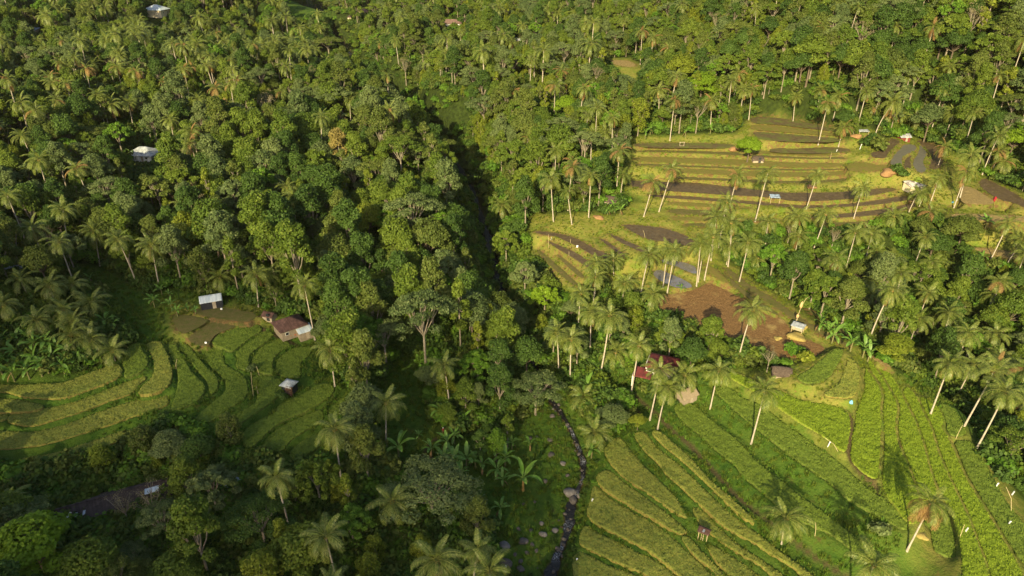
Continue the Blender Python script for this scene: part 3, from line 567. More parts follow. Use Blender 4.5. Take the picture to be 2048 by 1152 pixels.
def tube(path, radii, sides=6, cap=True):
    P = [Vector(p) for p in path]; V, Fq = [], []
    up = Vector((0.13, .07, 1)).normalized()
    for i, p in enumerate(P):
        d = (P[min(i + 1, len(P) - 1)] - P[max(i - 1, 0)]).normalized()
        a = d.cross(Vector((1, .1, 0)) if abs(d.z) > .8 else up).normalized(); b = d.cross(a)
        for s in range(sides):
            an = 2 * math.pi * s / sides; V.append(p + (a * math.cos(an) + b * math.sin(an)) * radii[i])
    for i in range(len(P) - 1):
        for s in range(sides):
            Fq.append((i * sides + s, i * sides + (s + 1) % sides, (i + 1) * sides + (s + 1) % sides, (i + 1) * sides + s))
    if cap:
        n = len(V); V.append(P[-1]); 
        for s in range(0, sides, 2): Fq.append(((len(P) - 1) * sides + s, (len(P) - 1) * sides + (s + 1) % sides, (len(P) - 1) * sides + (s + 2) % sides, n))
    return [tuple(v) for v in V], Fq
class Bag:
    def __init__(s): s.V, s.F, s.v, s.mi = [], [], [], []
    def add(s, V, Fq, v=.5, mi=0):
        o = len(s.V); s.V += [tuple(x) for x in V]; s.F += [tuple(i + o for i in f) for f in Fq]
        s.v += (list(v) if hasattr(v, '__len__') else [v] * len(Fq)); s.mi += [mi] * len(Fq)
    def mesh(s, name, smooth=False): return np_mesh(name, s.V, s.F, smooth, {'v': ('FACE', s.v)}, s.mi)
def leaves(lobes, size, n, seed, elong=1.25, low=-.35, outward=.9, fill=.62):
    """leaf-sized four-cornered faces through a set of lobes (x, y, z, rx, ry, rz)"""
    r = np.random.default_rng(seed); A = np.array([l[3] * l[4] + l[3] * l[5] for l in lobes]); cnt = (A / A.sum() * n).astype(int) + 3
    V, Fq, vv = [], [], []; base = 0
    for L, c in zip(lobes, cnt):
        d = r.normal(size=(c * 2, 3)); d /= np.linalg.norm(d, axis=1)[:, None]; d = d[d[:, 2] > low][:c]; c = len(d)
        rad = fill + (1 - fill) * r.random(c) ** .45
        rad *= 1 + .12 * np.sin(d[:, 0] * 5 + L[0]) * np.sin(d[:, 1] * 5 + L[1]) + .08 * np.sin(d[:, 2] * 9)
        p = np.array(L[:3]) + d * rad[:, None] * np.array(L[3:6])
        nn = d * outward + r.normal(size=(c, 3)) * .55 + np.array([0, 0, .25]); nn /= np.linalg.norm(nn, axis=1)[:, None]
        t1 = np.cross(nn, r.normal(size=(c, 3))); t1 /= np.linalg.norm(t1, axis=1)[:, None]; t2 = np.cross(nn, t1)
        s = size * r.uniform(.6, 1.35, c)[:, None]; a = t1 * s * elong * .5; b = t2 * s * .5
        q = np.stack([p - a, p + b - a * .1, p + a, p - b - a * .1], 1).reshape(-1, 3)
        V.append(q); Fq.append(np.arange(c * 4).reshape(c, 4) + base); base += c * 4
        tone = r.random() * .35; vv.append(np.clip(r.random(c) * .75 + tone - .05, 0, 1))
    return np.concatenate(V), np.concatenate(Fq), np.concatenate(vv)
def limbs(base_r, h_split, lobes, lean=(0, 0), sides=6, seed=0, thin=.28):
    r = random.Random(seed); bag = Bag(); top = (lean[0], lean[1], h_split)
    mid = (lean[0] * .4 + r.uniform(-.1, .1), lean[1] * .4, h_split * .5)
    bag.add(*tube([(0, 0, -.6), (0, 0, .2), mid, top], [base_r * 1.3, base_r, base_r * .82, base_r * .68], sides))
    for L in lobes:
        e = (L[0], L[1], L[2] + L[5] * .1); m = ((top[0] * .55 + e[0] * .45) + r.uniform(-.3, .3), (top[1] * .55 + e[1] * .45) + r.uniform(-.3, .3), top[2] + (e[2] - top[2]) * .42)
        bag.add(*tube([top, m, e], [base_r * .5, base_r * .36, base_r * thin * .4], 5))
        for _ in range(2):
            f = (e[0] + r.uniform(-.6, .6) * L[3], e[1] + r.uniform(-.6, .6) * L[4], e[2] + r.uniform(.1, .7) * L[5])
            bag.add(*tube([m, ((m[0] + f[0]) / 2, (m[1] + f[1]) / 2, (m[2] * .4 + f[2] * .6)), f], [base_r * .28, base_r * .18, base_r * .06], 4))
    return bag

# ------------------------------------------------------------------ kinds of tree: each variant is a trunk mesh, a crown mesh and a joined mesh for far copies
class Kind: pass
def make_kind(name, cat, n, fn, mats, bark, H, R0, word):
    k = Kind(); k.name, k.cat, k.H, k.R0, k.word, k.var = name, cat, H, R0, word, []
    for i in range(n):
        lob, split, br, size, cnt, kw = fn(random.Random(hash_(name) + i * 13))
        lm = mats[i % len(mats)]
        V, Fq, vv = leaves(lob, size, cnt, i * 7 + hash_(name), **kw)
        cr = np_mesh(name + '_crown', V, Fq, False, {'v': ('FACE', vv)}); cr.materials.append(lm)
        tb = limbs(br, split, lob[:9], seed=i); tr = tb.mesh(name + '_trunk', True); tr.materials.append(bark)
        V2 = np.concatenate([V, np.array(tb.V)]); F2 = np.concatenate([Fq, np.array(tb.F) + len(V)])
        jn = np_mesh(name, V2, F2, False, {'v': ('FACE', np.r_[vv, tb.v])}, np.r_[np.zeros(len(Fq)), np.ones(len(tb.F))])
        jn.materials.append(lm); jn.materials.append(bark)
        k.var.append((tr, cr, jn))
    return k
def hash_(s): return sum(ord(c) * (i + 3) for i, c in enumerate(s)) % 9973
def f_round(r):
    H, W = 12, 4.6; lob = [(0, 0, H - 3.4, 3.1, 3.1, 2.9)]
    for i in range(11):
        a = i * 2.4 + r.uniform(-.4, .4); rr = r.uniform(1.8, 3.6); z = H - 2.8 - (rr / 3.4) ** 2 * r.uniform(1.4, 3.6)
        s = r.uniform(1.1, 1.9); lob.append((math.cos(a) * rr, math.sin(a) * rr, z, s, s, s * .8))
    return lob, 5.0, .26, .31, 7000, {}
def f_tall(r):
    H = 15; lob = [(0, 0, H - 4, 1.8, 1.8, 3.6)]
    for i in range(13):
        a = i * 2.4 + r.uniform(-.4, .4); z = H - 1.6 - i * .62; rr = .7 + 2.0 * (i / 13) ** .6 * r.uniform(.75, 1.25); s = r.uniform(.9, 1.6)
        lob.append((math.cos(a) * rr, math.sin(a) * rr, z, s, s, s * 1.0))
    return lob, 5.6, .24, .30, 6200, {}
def f_clove(r):
    H = 9.5; lob = [(0, 0, H * .5 + .9, 1.5, 1.5, 3.4), (0, 0, H - 1.7, .95, .95, 1.5)]
    for i in range(26):
        z = r.uniform(2.2, H - 1.2); f = (z - 1.6) / (H - 1.6); wid = 1.95 * math.sin(math.pi * min(1, (f * .82 + .16))) ** .8
        a = i * 2.4; s = r.uniform(.5, .85); lob.append((math.cos(a) * wid * .9, math.sin(a) * wid * .9, z, s, s, s * 1.25))
    return lob, 2.4, .16, .24, 4300, {'low': -.8}
def f_umbrella(r):
    H = 13; lob = []
    for i in range(22):
        a = i * 2.4 + r.uniform(-.3, .3); rr = 5.8 * math.sqrt((i + .5) / 22); z = H - .5 - (rr / 5.8) ** 2 * 2.6 - r.uniform(0, 1.2); s = r.uniform(1.0, 1.8)
        lob.append((math.cos(a) * rr, math.sin(a) * rr, z, s, s, s * .48))
    return lob, 6.0, .30, .25, 6400, {'low': -.2, 'fill': .3}
def f_bigleaf(r):
    H = 11.5; lob = []
    for i in range(34):
        a = i * 2.4 + r.uniform(-.3, .3); f = (i + .5) / 34; rr = 3.9 * math.sqrt(f) * r.uniform(.85, 1.1); z = H - .6 - f * 3.4 - r.uniform(0, 1.8); s = r.uniform(.5, .8)
        lob.append((math.cos(a) * rr, math.sin(a) * rr, z, s, s, s * .75))
    return lob, 4.6, .24, .50, 3600, {'elong': 1.6, 'outward': .7, 'fill': .45}
def f_slender(r):
    H = 12; lob = [(0, 0, H - 1.2, .9, .9, 1.2)]
    for i in range(9):
        a = i * 2.4; z = H - 1.6 - i * .65; rr = r.uniform(.4, 1.3); s = r.uniform(.5, .9); lob.append((math.cos(a) * rr, math.sin(a) * rr, z, s, s, s * .8))
    return lob, 7.0, .15, .27, 2100, {'low': -.9}
def f_bare(r):
    H = 10; lob = []
    for i in range(12):
        a = i * 2.4; rr = r.uniform(.8, 3.2); z = H - r.uniform(0, 3.5); s = r.uniform(.8, 1.4); lob.append((math.cos(a) * rr, math.sin(a) * rr, z, s, s, s))
    return lob, 4.6, .22, .2, 420, {'fill': .2}
K = {}
K['round'] = make_kind('broadleaf_tree', 'tree', 6, f_round, [L_MID, L_DARK, L_OLIVE, L_DARK, L_MID, L_GREY], B_DARK, 12, 4.6, 'broadleaf tree')
K['tall'] = make_kind('forest_tree', 'tree', 6, f_tall, [L_MID, L_DARK, L_GREY, L_OLIVE, L_MID, L_DARK], B_PALE, 15, 2.8, 'tall forest tree')
K['clove'] = make_kind('clove_tree', 'tree', 5, f_clove, [L_CLOVE, L_CLOVE, L_OLIVE, L_MID, L_CLOVE], B_PALE, 9.5, 2.3, 'columnar clove tree')
K['umbrella'] = make_kind('shade_tree', 'tree', 4, f_umbrella, [L_GREY, L_OLIVE, L_GREY, L_MID], B_PALE, 13, 6.4, 'spreading shade tree')
K['bigleaf'] = make_kind('jackfruit_tree', 'tree', 4, f_bigleaf, [L_MID, L_BRIGHT, L_GREY, L_MID], B_PALE, 11.5, 4.4, 'large-leaved tree')
K['slender'] = make_kind('slender_tree', 'tree', 3, f_slender, [L_MID, L_OLIVE, L_CLOVE], B_PALE, 12, 1.7, 'slender tree')
K['bare'] = make_kind('bare_tree', 'tree', 3, f_bare, [L_DEAD, L_OLIVE, L_DEAD], B_PALE, 10, 3.2, 'nearly leafless tree')
def tinted(mesh, mat):
    m = mesh.copy(); m.materials.clear(); m.materials.append(mat); return m
EXTRA = {}
def special(kind, i, mat, key):
    tr, cr, jn = K[kind].var[i]; EXTRA[key] = (tr, tinted(cr, mat), None)

# ------------------------------------------------------------------ palms
def frond_mesh(name, L, droop, up, mat, seed, pairs=22, w=.13):
    r = random.Random(seed); bag = Bag(); P = []
    for i in range(9):
        s = i / 8; an = up - droop * s ** 1.35
        if i == 0: P.append(Vector((.12, 0, 0)))
        else: P.append(P[-1] + Vector((math.cos(an), 0, math.sin(an))) * L / 8)
    bag.add(*tube(P, [.07 - .055 * i / 8 for i in range(9)], 3), v=.95)
    for i in range(pairs):
        s = .16 + .84 * (i + .5) / pairs; q = s * 8; a = min(int(q), 7); p = P[a].lerp(P[a + 1], q - a); d = (P[a + 1] - P[a]).normalized()
        ln = 1.0 * math.sin(math.pi * min(1, s * .8 + .12)) ** .7 * r.uniform(.85, 1.1) * L / 4.8
        upv = Vector((-d.z, 0, d.x))
        for sg in (-1, 1):
            dr = Vector((d.x * .55, sg * .9, d.z * .55)) + upv * .12; dr.normalize()
            m = p + dr * ln * .5; e = p + dr * ln + Vector((0, 0, -1)) * ln * r.uniform(.38, .62)
            m += Vector((0, 0, -.07 * ln)); hw = d * w * .5; v = r.random()
            bag.add([p - hw * .6, p + hw * .6, m + hw, m - hw], [(0, 1, 2, 3)], v); bag.add([m - hw, m + hw, e + hw * .2, e - hw * .2], [(0, 1, 2, 3)], v)
    me = bag.mesh(name); me.materials.append(mat); return me, bag
FR = {}
FSPEC = {'young': (4.2, .9, 1.32), 'high': (5.0, 1.55, .95), 'mid': (5.1, 1.75, .42), 'low': (4.9, 1.6, -.12), 'hang': (4.4, 1.0, -.75), 'dead': (4.0, .6, -1.05)}
for kx, (L, dr, up) in FSPEC.items():
    FR[kx] = [frond_mesh('frond', L * f, dr, up, L_PALMB if kx == 'dead' else L_PALM, i + 5) for i, f in enumerate((1, .9))]
def crown_spec(r, dead=1, dry=False):
    out = []
    for kx, n, dz in (('young', 3, .1), ('high', 5, .05), ('mid', 7, 0), ('low', 6, -.05), ('hang', 3, -.1), ('dead', dead, -.15)):
        a0 = r.uniform(0, 6.28)
        for i in range(n): out.append((kx, r.randrange(2), a0 + i * 2 * math.pi / max(n, 1) + r.uniform(-.3, .3), r.uniform(.85, 1.1), dz, r.uniform(-.12, .12)))
    return out
def nuts_mesh():
    bag = Bag(); r = random.Random(3)
    for i in range(9):
        a = i * 2.4; c = Vector((math.cos(a) * .3, math.sin(a) * .3, -.15 - .12 * (i % 3))); s = .16
        V = [c + Vector(v) * s for v in ((1, 0, 0), (0, 1, 0), (-1, 0, 0), (0, -1, 0), (0, 0, 1.2), (0, 0, -1.2))]
        bag.add(V, [(0, 1, 4, 4), (1, 2, 4, 4), (2, 3, 4, 4), (3, 0, 4, 4), (1, 0, 5, 5), (2, 1, 5, 5), (3, 2, 5, 5), (0, 3, 5, 5)])
    return bag
def tri_mesh(name, bag, mat, smooth=True):
    me = bpy.data.meshes.new(name); me.from_pydata(bag.V, [], [tuple(dict.fromkeys(f)) for f in bag.F]); me.update()
    if smooth: me.polygons.foreach_set('use_smooth', np.ones(len(me.polygons), bool))
    me.materials.append(mat); return me
NUTS = tri_mesh('coconut_cluster', nuts_mesh(), M_NUT)
def joined_crown(seed, dead, dry=0):
    r = random.Random(seed); big = Bag()
    for kx, vi, a, s, dz, roll in crown_spec(r, dead):
        bag = FR[kx][vi][1]; M = Matrix.Translation((0, 0, dz)) @ Matrix.Rotation(a, 4, 'Z') @ Matrix.Rotation(roll, 4, 'X') @ Matrix.Scale(s, 4)
        V = [M @ Vector(v) for v in bag.V]; big.add(V, bag.F, bag.v, 1 if kx == 'dead' or r.random() < dry else 0)
    me = big.mesh('palm_crown'); me.materials.append(L_PALM); me.materials.append(L_PALMB); return me
CROWNS = [joined_crown(i, d, q) for i, (d, q) in enumerate([(1, 0), (3, .08), (0, 0), (5, .15), (2, 0), (3, .05), (2, .02), (4, .1), (1, .05), (2, .2)])]
def palm_trunk(h, dx, dy, r0=.19, curve=.25):
    P, rr = [], []
    for i in range(8):
        s = i / 7; b = s + curve * s * (s - 1) * 1.6
        P.append((dx * b, dy * b, -.5 * (i == 0) + h * s)); rr.append(r0 * (1.45 if i == 0 else 1.0 - .38 * s))
    V, Fq = tube(P, rr, 7); me = np_mesh('trunk', V, Fq, True, {'v': ('FACE', [.5] * len(Fq))}); me.materials.append(B_PALM)
    return me
T_STD = [palm_trunk(1.0, 0.04 * i, 0, .19 / 1, .3) for i in range(3)]
def put_palm(x, y, z, h, dx, dy, size=1., near=False, seed=0, orange=False, curve=.3):
    r = random.Random(seed); root = link('coconut_palm', None, loc=(x, y, z)); root.empty_display_size = .5
    link('trunk', palm_trunk(h, dx, dy, .12 + .005 * h, curve), parent=root)
    lean = Vector((dx, dy, h)).normalized(); q = Vector((0, 0, 1)).rotation_difference((lean + Vector((r.uniform(-.35, .35), r.uniform(-.35, .35), 1.2))).normalized()).to_matrix().to_4x4()
    top = Matrix.Translation((dx, dy, h)) @ q
    if near:
        for kx, vi, a, s, dz, roll in crown_spec(r, 6 if orange else r.choice((0, 1, 1, 2))):
            me = FR[kx][vi][0]
            if orange and kx in ('hang', 'low') and r.random() < .8: me = FR['dead'][vi][0] if kx == 'hang' else ORANGE_LOW
            f = link('frond', me, parent=root); f.matrix_local = top @ Matrix.Translation((0, 0, dz)) @ Matrix.Rotation(a, 4, 'Z') @ Matrix.Rotation(roll, 4, 'X') @ Matrix.Scale(s * size, 4)
        n = link('coconut_cluster', NUTS, parent=root); n.matrix_local = top @ Matrix.Scale(size, 4)
    else:
        c = link('crown', CROWNS[r.randrange(len(CROWNS))], parent=root); c.matrix_local = top @ Matrix.Rotation(r.uniform(0, 6.28), 4, 'Z') @ Matrix.Diagonal((size * r.uniform(.85, 1.12), size * r.uniform(.85, 1.12), size * r.uniform(.75, 1.2), 1))
    return root
ORANGE_LOW = FR['low'][0][0].copy(); ORANGE_LOW.materials.clear(); ORANGE_LOW.materials.append(L_PALMB)

# ------------------------------------------------------------------ bananas and bushes
def blade(L, W, up, droop, seed, mat):
    r = random.Random(seed); bag = Bag(); P = [Vector((.05, 0, 0))]
    for i in range(1, 8):
        an = up - droop * (i / 7) ** 1.4; P.append(P[-1] + Vector((math.cos(an), 0, math.sin(an))) * L / 7)
    for i in range(1, 7):
        w0, w1 = [W * .5 * math.sin(math.pi * min(1, (j - .6) / 6.6)) ** .6 if j > .7 else .03 for j in (i, i + 1)]
        if i == 6: w1 = .04
        for sg in (-1, 1):
            bag.add([P[i], P[i + 1], P[i + 1] + Vector((0, sg * w1, .22 * w1)), P[i] + Vector((0, sg * w0, .22 * w0))], [(0, 1, 2, 3)], r.random())
    bag.add(*tube(P[:3], [.06, .045, .03], 4), v=.9)
    return bag
BL = {}
for i, (u, d) in enumerate(((1.25, .7), (1.0, 1.2), (.75, 1.6), (.45, 1.5))):
    b = blade(2.5, .62, u, d, i, L_BANANA); BL[i] = (b.mesh('leaf'), b); BL[i][0].materials.append(L_BANANA)
b = blade(1.9, .4, -.6, .8, 9, L_BANB); BL['dead'] = (b.mesh('leaf'), b); BL['dead'][0].materials.append(L_BANB)
v_, f_ = tube([(0, 0, -.3), (0, 0, 1), (.03, 0, 2.0), (.05, 0, 2.5)], [.2, .15, .12, .08], 7)
STEM = np_mesh('stem', v_, f_, True); STEM.materials.append(B_GREEN)
def put_banana(x, y, z, s, seed, stem_mat=None, name='banana_plant', lay=None):
    r = random.Random(seed); root = link(name, None, loc=(x, y, z)); root.empty_display_size = .4
    st = link('stem', STEM, parent=root, scale=(s, s, s * .9))
    if stem_mat:
        st.data = STEM.copy(); st.data.materials.clear(); st.data.materials.append(stem_mat)
    n = r.choice((7, 8, 9)); a0 = r.uniform(0, 6)
    for i in range(n):
        k = 0 if i < 2 else 1 if i < 4 else r.choice((1, 2, 2, 3)); f = link('leaf', BL[k][0], parent=root)
        f.matrix_local = Matrix.Translation((.04 * s, 0, 2.2 * s)) @ Matrix.Rotation(a0 + i * 2.4 + r.uniform(-.2, .2), 4, 'Z') @ Matrix.Rotation(r.uniform(-.3, .3), 4, 'X') @ Matrix.Scale(s * r.uniform(.85, 1.15), 4)
    if r.random() < .6:
        f = link('leaf', BL['dead'][0], parent=root); f.matrix_local = Matrix.Translation((0, 0, 1.9 * s)) @ Matrix.Rotation(a0 + 1, 4, 'Z') @ Matrix.Scale(s, 4)
    return root
def bush_mesh(seed, mat, n=420, size=.3, h=1.6):
    r = random.Random(seed); lob = [(r.uniform(-.7, .7), r.uniform(-.7, .7), r.uniform(.4, h * .7), r.uniform(.5, .9), r.uniform(.5, .9), r.uniform(.4, .8)) for _ in range(6)]
    V, Fq, vv = leaves(lob, size, n, seed, fill=.3); me = np_mesh('bush', V, Fq, False, {'v': ('FACE', vv)}); me.materials.append(mat); return me
BUSH = [bush_mesh(i, m) for i, m in enumerate((L_MID, L_DARK, L_BRIGHT, L_DARK, L_OLIVE))]
def tuft_mesh(seed, mat, n=26, h=.55):
    r = random.Random(seed); bag = Bag()
    for i in range(n):
        a = r.uniform(0, 6.28); p = Vector((r.uniform(-.3, .3), r.uniform(-.3, .3), -.05)); d = Vector((math.cos(a), math.sin(a), 0)); w = Vector((-d.y, d.x, 0)) * .035
        e = p + d * h * r.uniform(.2, .6) + Vector((0, 0, h * r.uniform(.6, 1.1))); m = (p + e) / 2 + Vector((0, 0, .08))
        bag.add([p - w, p + w, m + w, m - w], [(0, 1, 2, 3)], r.random()); bag.add([m - w, m + w, e, e - w * .2], [(0, 1, 2, 3)], r.random())
    me = bag.mesh('tuft'); me.materials.append(mat); return me
TUFT = [tuft_mesh(i, m) for i, m in enumerate((L_MID, L_BRIGHT, L_MID))]
TUFT_DRY = [tuft_mesh(8, L_CLOVE), tuft_mesh(9, L_OLIVE), tuft_mesh(7, L_CLOVE)]

def scatter(name, P, rot, scl, meshes, label, pick=None):
    """one object of kind stuff: geometry nodes put a plant on each vertex"""
    me = bpy.data.meshes.new(name); me.vertices.add(len(P)); me.vertices.foreach_set('co', np.asarray(P, np.float32).ravel())
    a = me.attributes.new('rz', 'FLOAT', 'POINT'); a.data.foreach_set('value', np.asarray(rot, np.float32))
    a = me.attributes.new('sc', 'FLOAT', 'POINT'); a.data.foreach_set('value', np.asarray(scl, np.float32))
    a = me.attributes.new('pick', 'INT', 'POINT'); a.data.foreach_set('value', np.asarray(pick if pick is not None else nrg.integers(0, len(meshes), len(P)), np.int32))
    o = link(name, me); ng = bpy.data.node_groups.new(name, 'GeometryNodeTree')
    ng.interface.new_socket('Geometry', in_out='INPUT', socket_type='NodeSocketGeometry'); ng.interface.new_socket('Geometry', in_out='OUTPUT', socket_type='NodeSocketGeometry')
    N, Lk = ng.nodes, ng.links; gi, go = N.new('NodeGroupInput'), N.new('NodeGroupOutput'); iop = N.new('GeometryNodeInstanceOnPoints'); jg = N.new('GeometryNodeJoinGeometry')
    for m in reversed(meshes):
        src = bpy.data.objects.new(name + '_source', m); oi = N.new('GeometryNodeObjectInfo'); oi.inputs['Object'].default_value = src; oi.inputs['As Instance'].default_value = True
        Lk.new(oi.outputs['Geometry'], jg.inputs[0])
    def at_(nm, typ):
        k = N.new('GeometryNodeInputNamedAttribute'); k.data_type = typ; k.inputs['Name'].default_value = nm; return k.outputs['Attribute']
    Lk.new(gi.outputs[0], iop.inputs['Points']); Lk.new(jg.outputs[0], iop.inputs['Instance']); iop.inputs['Pick Instance'].default_value = True
    Lk.new(at_('pick', 'INT'), iop.inputs['Instance Index'])
    cb = N.new('ShaderNodeCombineXYZ'); Lk.new(at_('rz', 'FLOAT'), cb.inputs[2]); Lk.new(cb.outputs[0], iop.inputs['Rotation'])
    Lk.new(at_('sc', 'FLOAT'), iop.inputs['Scale']); Lk.new(iop.outputs[0], go.inputs[0])
    md = o.modifiers.new('scatter', 'NODES'); md.node_group = ng
    tag(o, label, kind='stuff'); return o

# ------------------------------------------------------------------ named places, used to say where a plant stands
PLACES = [(1408,1068,'the hut in ripe rice'),(1140,982,'the biggest boulder'),(1130,772,'the log bridge'),(590,645,'the rust-roofed farmhouse'),
 (423,600,'the silver-roofed shed'),(580,772,'the straw-hung hut'),(220,1005,'the long dark roof'),(460,953,'the blue-grey metal roof'),(1325,720,'the red-roofed house'),(1372,780,'the beige tiled house'),
 (1563,742,'the thatched hut'),(1597,655,'the white-roofed stilt hut'),(1550,395,'the blue-roofed stand'),(1517,318,'the plank hut'),(1830,368,'the patchy white shed'),(1806,272,'the pale shelter'),
 (290,303,'the white hip-roofed house'),(312,16,'the cream house'),(905,44,'the brown-roofed white house'),(1222,398,'the dark thatched roofs'),(1363,290,'the wooden trestle'),(1345,560,'the two bright ponds'),
 (1450,630,'the brown stubble field'),(1598,625,'the bamboo offering pole'),(1700,808,'the blue cloth'),(887,858,'the person in red'),(838,925,'the motorbike'),(1540,250,'the ploughed field'),(1820,310,'the curved flooded plots'),(1957,390,'the drying straw'),
 (1240,128,'the small yellow clearing'),(600,25,'the grassy top clearing'),(1290,462,'the large mud pond'),(1100,480,'the curved mud terraces'),(60,770,'the uppermost ripe rice band'),(1115,1110,'the foaming bend of the stream'),(1700,870,'the earthen ditch'),(845,640,'the tall shade tree'),(675,275,'the orange-topped tree'),(1010,1124,'the painted boulder')]
ZONES = [(0,0,250,140,'on the far slope around the tin-roofed hut'),(250,0,600,140,'on the far slope below the cream house'),(0,140,300,280,'on the far slope above the white house'),(300,140,600,280,'on the far slope facing the wide olive tree'),(600,0,1000,280,'around the head of the ravine'),(1000,0,1220,280,'on the sunny hillside left of the yellow clearing'),(1220,0,1500,280,'on the sunny hillside around the yellow clearing'),(1500,0,1760,240,'on the hillside above the ploughed field'),(1760,0,2100,240,'on the steep hillside above the flooded plots'),
 (0,280,420,560,'around the white house'),(420,280,800,560,'between the white house and the ravine'),(800,280,1010,640,'along the dark ravine'),(1000,280,1270,600,'between the ravine and the mud terraces'),
 (0,560,300,770,'in the grove above the ripe rice bands'),(300,560,800,770,'behind the shed and farmhouse'),(0,770,400,1180,'in the dark wood around the long dark roof'),(400,770,760,1180,'in the dark wood between long roof and meadow'),(760,600,1180,880,'in the wood along the valley floor'),(1180,600,1560,900,'around the red-roofed house'),
 (1270,230,2100,470,'among the upper terraces'),(1400,430,1720,560,'on the spur between terraces and gully'),(1560,430,1800,1180,'in the gully beyond the stubble field'),(1800,430,2100,620,'at the head of the gully by the straw terrace'),(1800,620,2100,1180,'in the gully beside the bright terraces'),(760,860,1200,1180,'on the meadow beside the stream'),(1140,560,2100,1180,'on the lower rice slope')]
def zone(px, py):
    for a, b, c, d, w in ZONES:
        if a <= px < c and b <= py < d: return w
    return 'on the wooded valley side'
REL = {}
def relabel(items, noun, cat, reach=170, also=''):
    """items: (object, px, py, trait). The nearest one on each side of a place gets that place in its label, the others share a label with their zone."""
    free = {id(it[0]): it for it in items if not it[0].get('label')}
    for lx, ly, ph in PLACES:
        for side, test in (('just left of', lambda dx, dy: dx < 0 and abs(dy) <= -dx), ('just right of', lambda dx, dy: dx > 0 and abs(dy) <= dx), ('just behind', lambda dx, dy: dy < 0 and abs(dx) < -dy), ('just in front of', lambda dx, dy: dy > 0 and abs(dx) < dy)):
            c = [(math.hypot(px - lx, py - ly), o, tr) for o, px, py, tr in items if test(px - lx, py - ly)]
            if not c: continue
            d, o, tr = min(c, key=lambda q: q[0])
            if d > reach or id(o) not in free: continue
            it = free.pop(id(o)); tag(o, f'{tr} {noun} {side} {ph}', cat, noun + 's')
    zn = {}
    for o, px, py, tr in free.values(): zn.setdefault((tr, zone(px, py)), []).append(o)
    for (tr, z), os_ in zn.items():
        for o in os_: tag(o, f'{tr} {noun} {z}' if len(os_) == 1 else f'{tr} {noun} {z}', cat, f'{noun}s {z}')

# ------------------------------------------------------------------ coconut palms read off the photograph: crown, foot of the trunk (or none)
PALMS = [(1862,1005,1813,1102),(1572,1035,1563,1088),(1530,782,1502,888),(1437,740,1420,818),(1278,690,1261,795),(1320,741,1299,841),(1335,775,1315,859),(1370,749,1366,794),(1505,620,1476,722),(772,805,772,895),
 (1220,630,1200,753),(1182,623,1180,718),(1142,678,1140,770),(1114,665,1117,752),(1161,588),(1248,567,1244,620),(1192,552),(1192,529),(1227,519,1227,552),(1298,510,1281,592),(1334,501,1326,576),(1350,501,1334,587),(1305,588,1301,637),
 (1401,490,1393,572),(1410,484,1396,563),(1427,472),(1434,437),(1464,446),(1459,490,1453,529),(1495,482),(1516,515,1511,545),(1569,522,1562,570),(1536,443,1531,487),(1595,433,1588,482),(1598,472,1587,518),(1455,405),
 (1247,350,1241,392),(1306,364,1287,433),(1344,338,1317,424),(1475,351,1459,413),(1535,347,1510,443),(1635,350,1612,419),(1726,377,1707,437),(1836,386,1815,430),(1851,386,1838,413),(1652,428,1626,500),(1788,432,1779,468),(1860,424,1844,456),
 (1709,463),(1742,465),(1751,502),(1847,472),(1742,590,1723,640),(1784,579,1736,687),(1853,583),(1837,638,1805,726),(2016,446,1976,529),(2046,478,2011,533),(2050,508,2028,566),(1688,255,1677,291),(1787,205,1751,266),
 (1487,180,1478,246),(1504,177),(1591,194,1586,243),(1643,180,1634,215),(1657,208),(1678,194,1666,238),(1423,201),(1464,163),(1907,226,1890,274),(1890,295,1876,330),(1952,226),(1994,271),(1997,302,1982,351),(2008,323,1998,358),(1945,312),(1879,358),(1935,347),
 (1935,665),(1994,668),(1903,731),(2001,713),(1945,727),(1903,630),(2011,784,1952,898),(1988,742,1928,852),(2046,800),
 (1194,215,1190,288),(1211,264,1208,300),(1225,236),(1239,302),(1112,302),(1079,302),(1145,333),(1102,358,1107,443),(1182,351,1177,436),(1135,382,1144,449),(1058,382,1063,420),(1003,411,1004,455),
 (699,201),(1045,52),(1022,83,1025,125),(1069,115),(1027,180),(1131,160,1134,198),(1110,170),(791,80),(763,87),(1319,180),(1350,156),(1350,201),(1249,42),(1284,62),
 (358,62,359,87),(434,66,437,99),(498,38,501,73),(344,87),(314,94,324,137),(120,125),(21,135,24,174),(99,153,113,194),(134,167),(186,128,194,163),(234,134,244,174),(278,104,295,146),(273,142),(368,139,380,201),(328,163,337,205),(359,170,368,212),(399,108),(418,128),
 (531,111,535,148),(573,132),(431,177,445,240),(500,188,504,224),(538,226),(562,184),(222,208,242,269),(257,205,268,260),(198,188),(403,226),(382,264),(378,288,389,358),(340,240),(45,271),(76,319),(573,375),(69,222),(184,62),
 (64,456),(122,481),(189,463,200,531),(240,477),(304,491,320,578),(439,554,440,588),(512,550,517,613),(535,550,541,592),(361,411),(587,394),(608,571),(660,699,670,773),(667,863),(556,946),(653,1064),(784,1002,782,1064),(873,1110),(979,1138),(1747,1127)]
LOWP = [(94,574,6),(146,567,5),(184,602,5),(121,623,5),(69,644,5),(139,672,4.5),(180,679,4),(226,699,3),(10,606,7),(1189,862,4),(1166,790,2.6),(1600,560,5),(1230,700,4),(1745,215,5),(1800,232,5),(1830,235,5),(150,640,5),(40,560,6)]
NEAR = 212
palms = []; OCC = []                 # OCC: crowns that others must not cover (px, py, radius, depth)
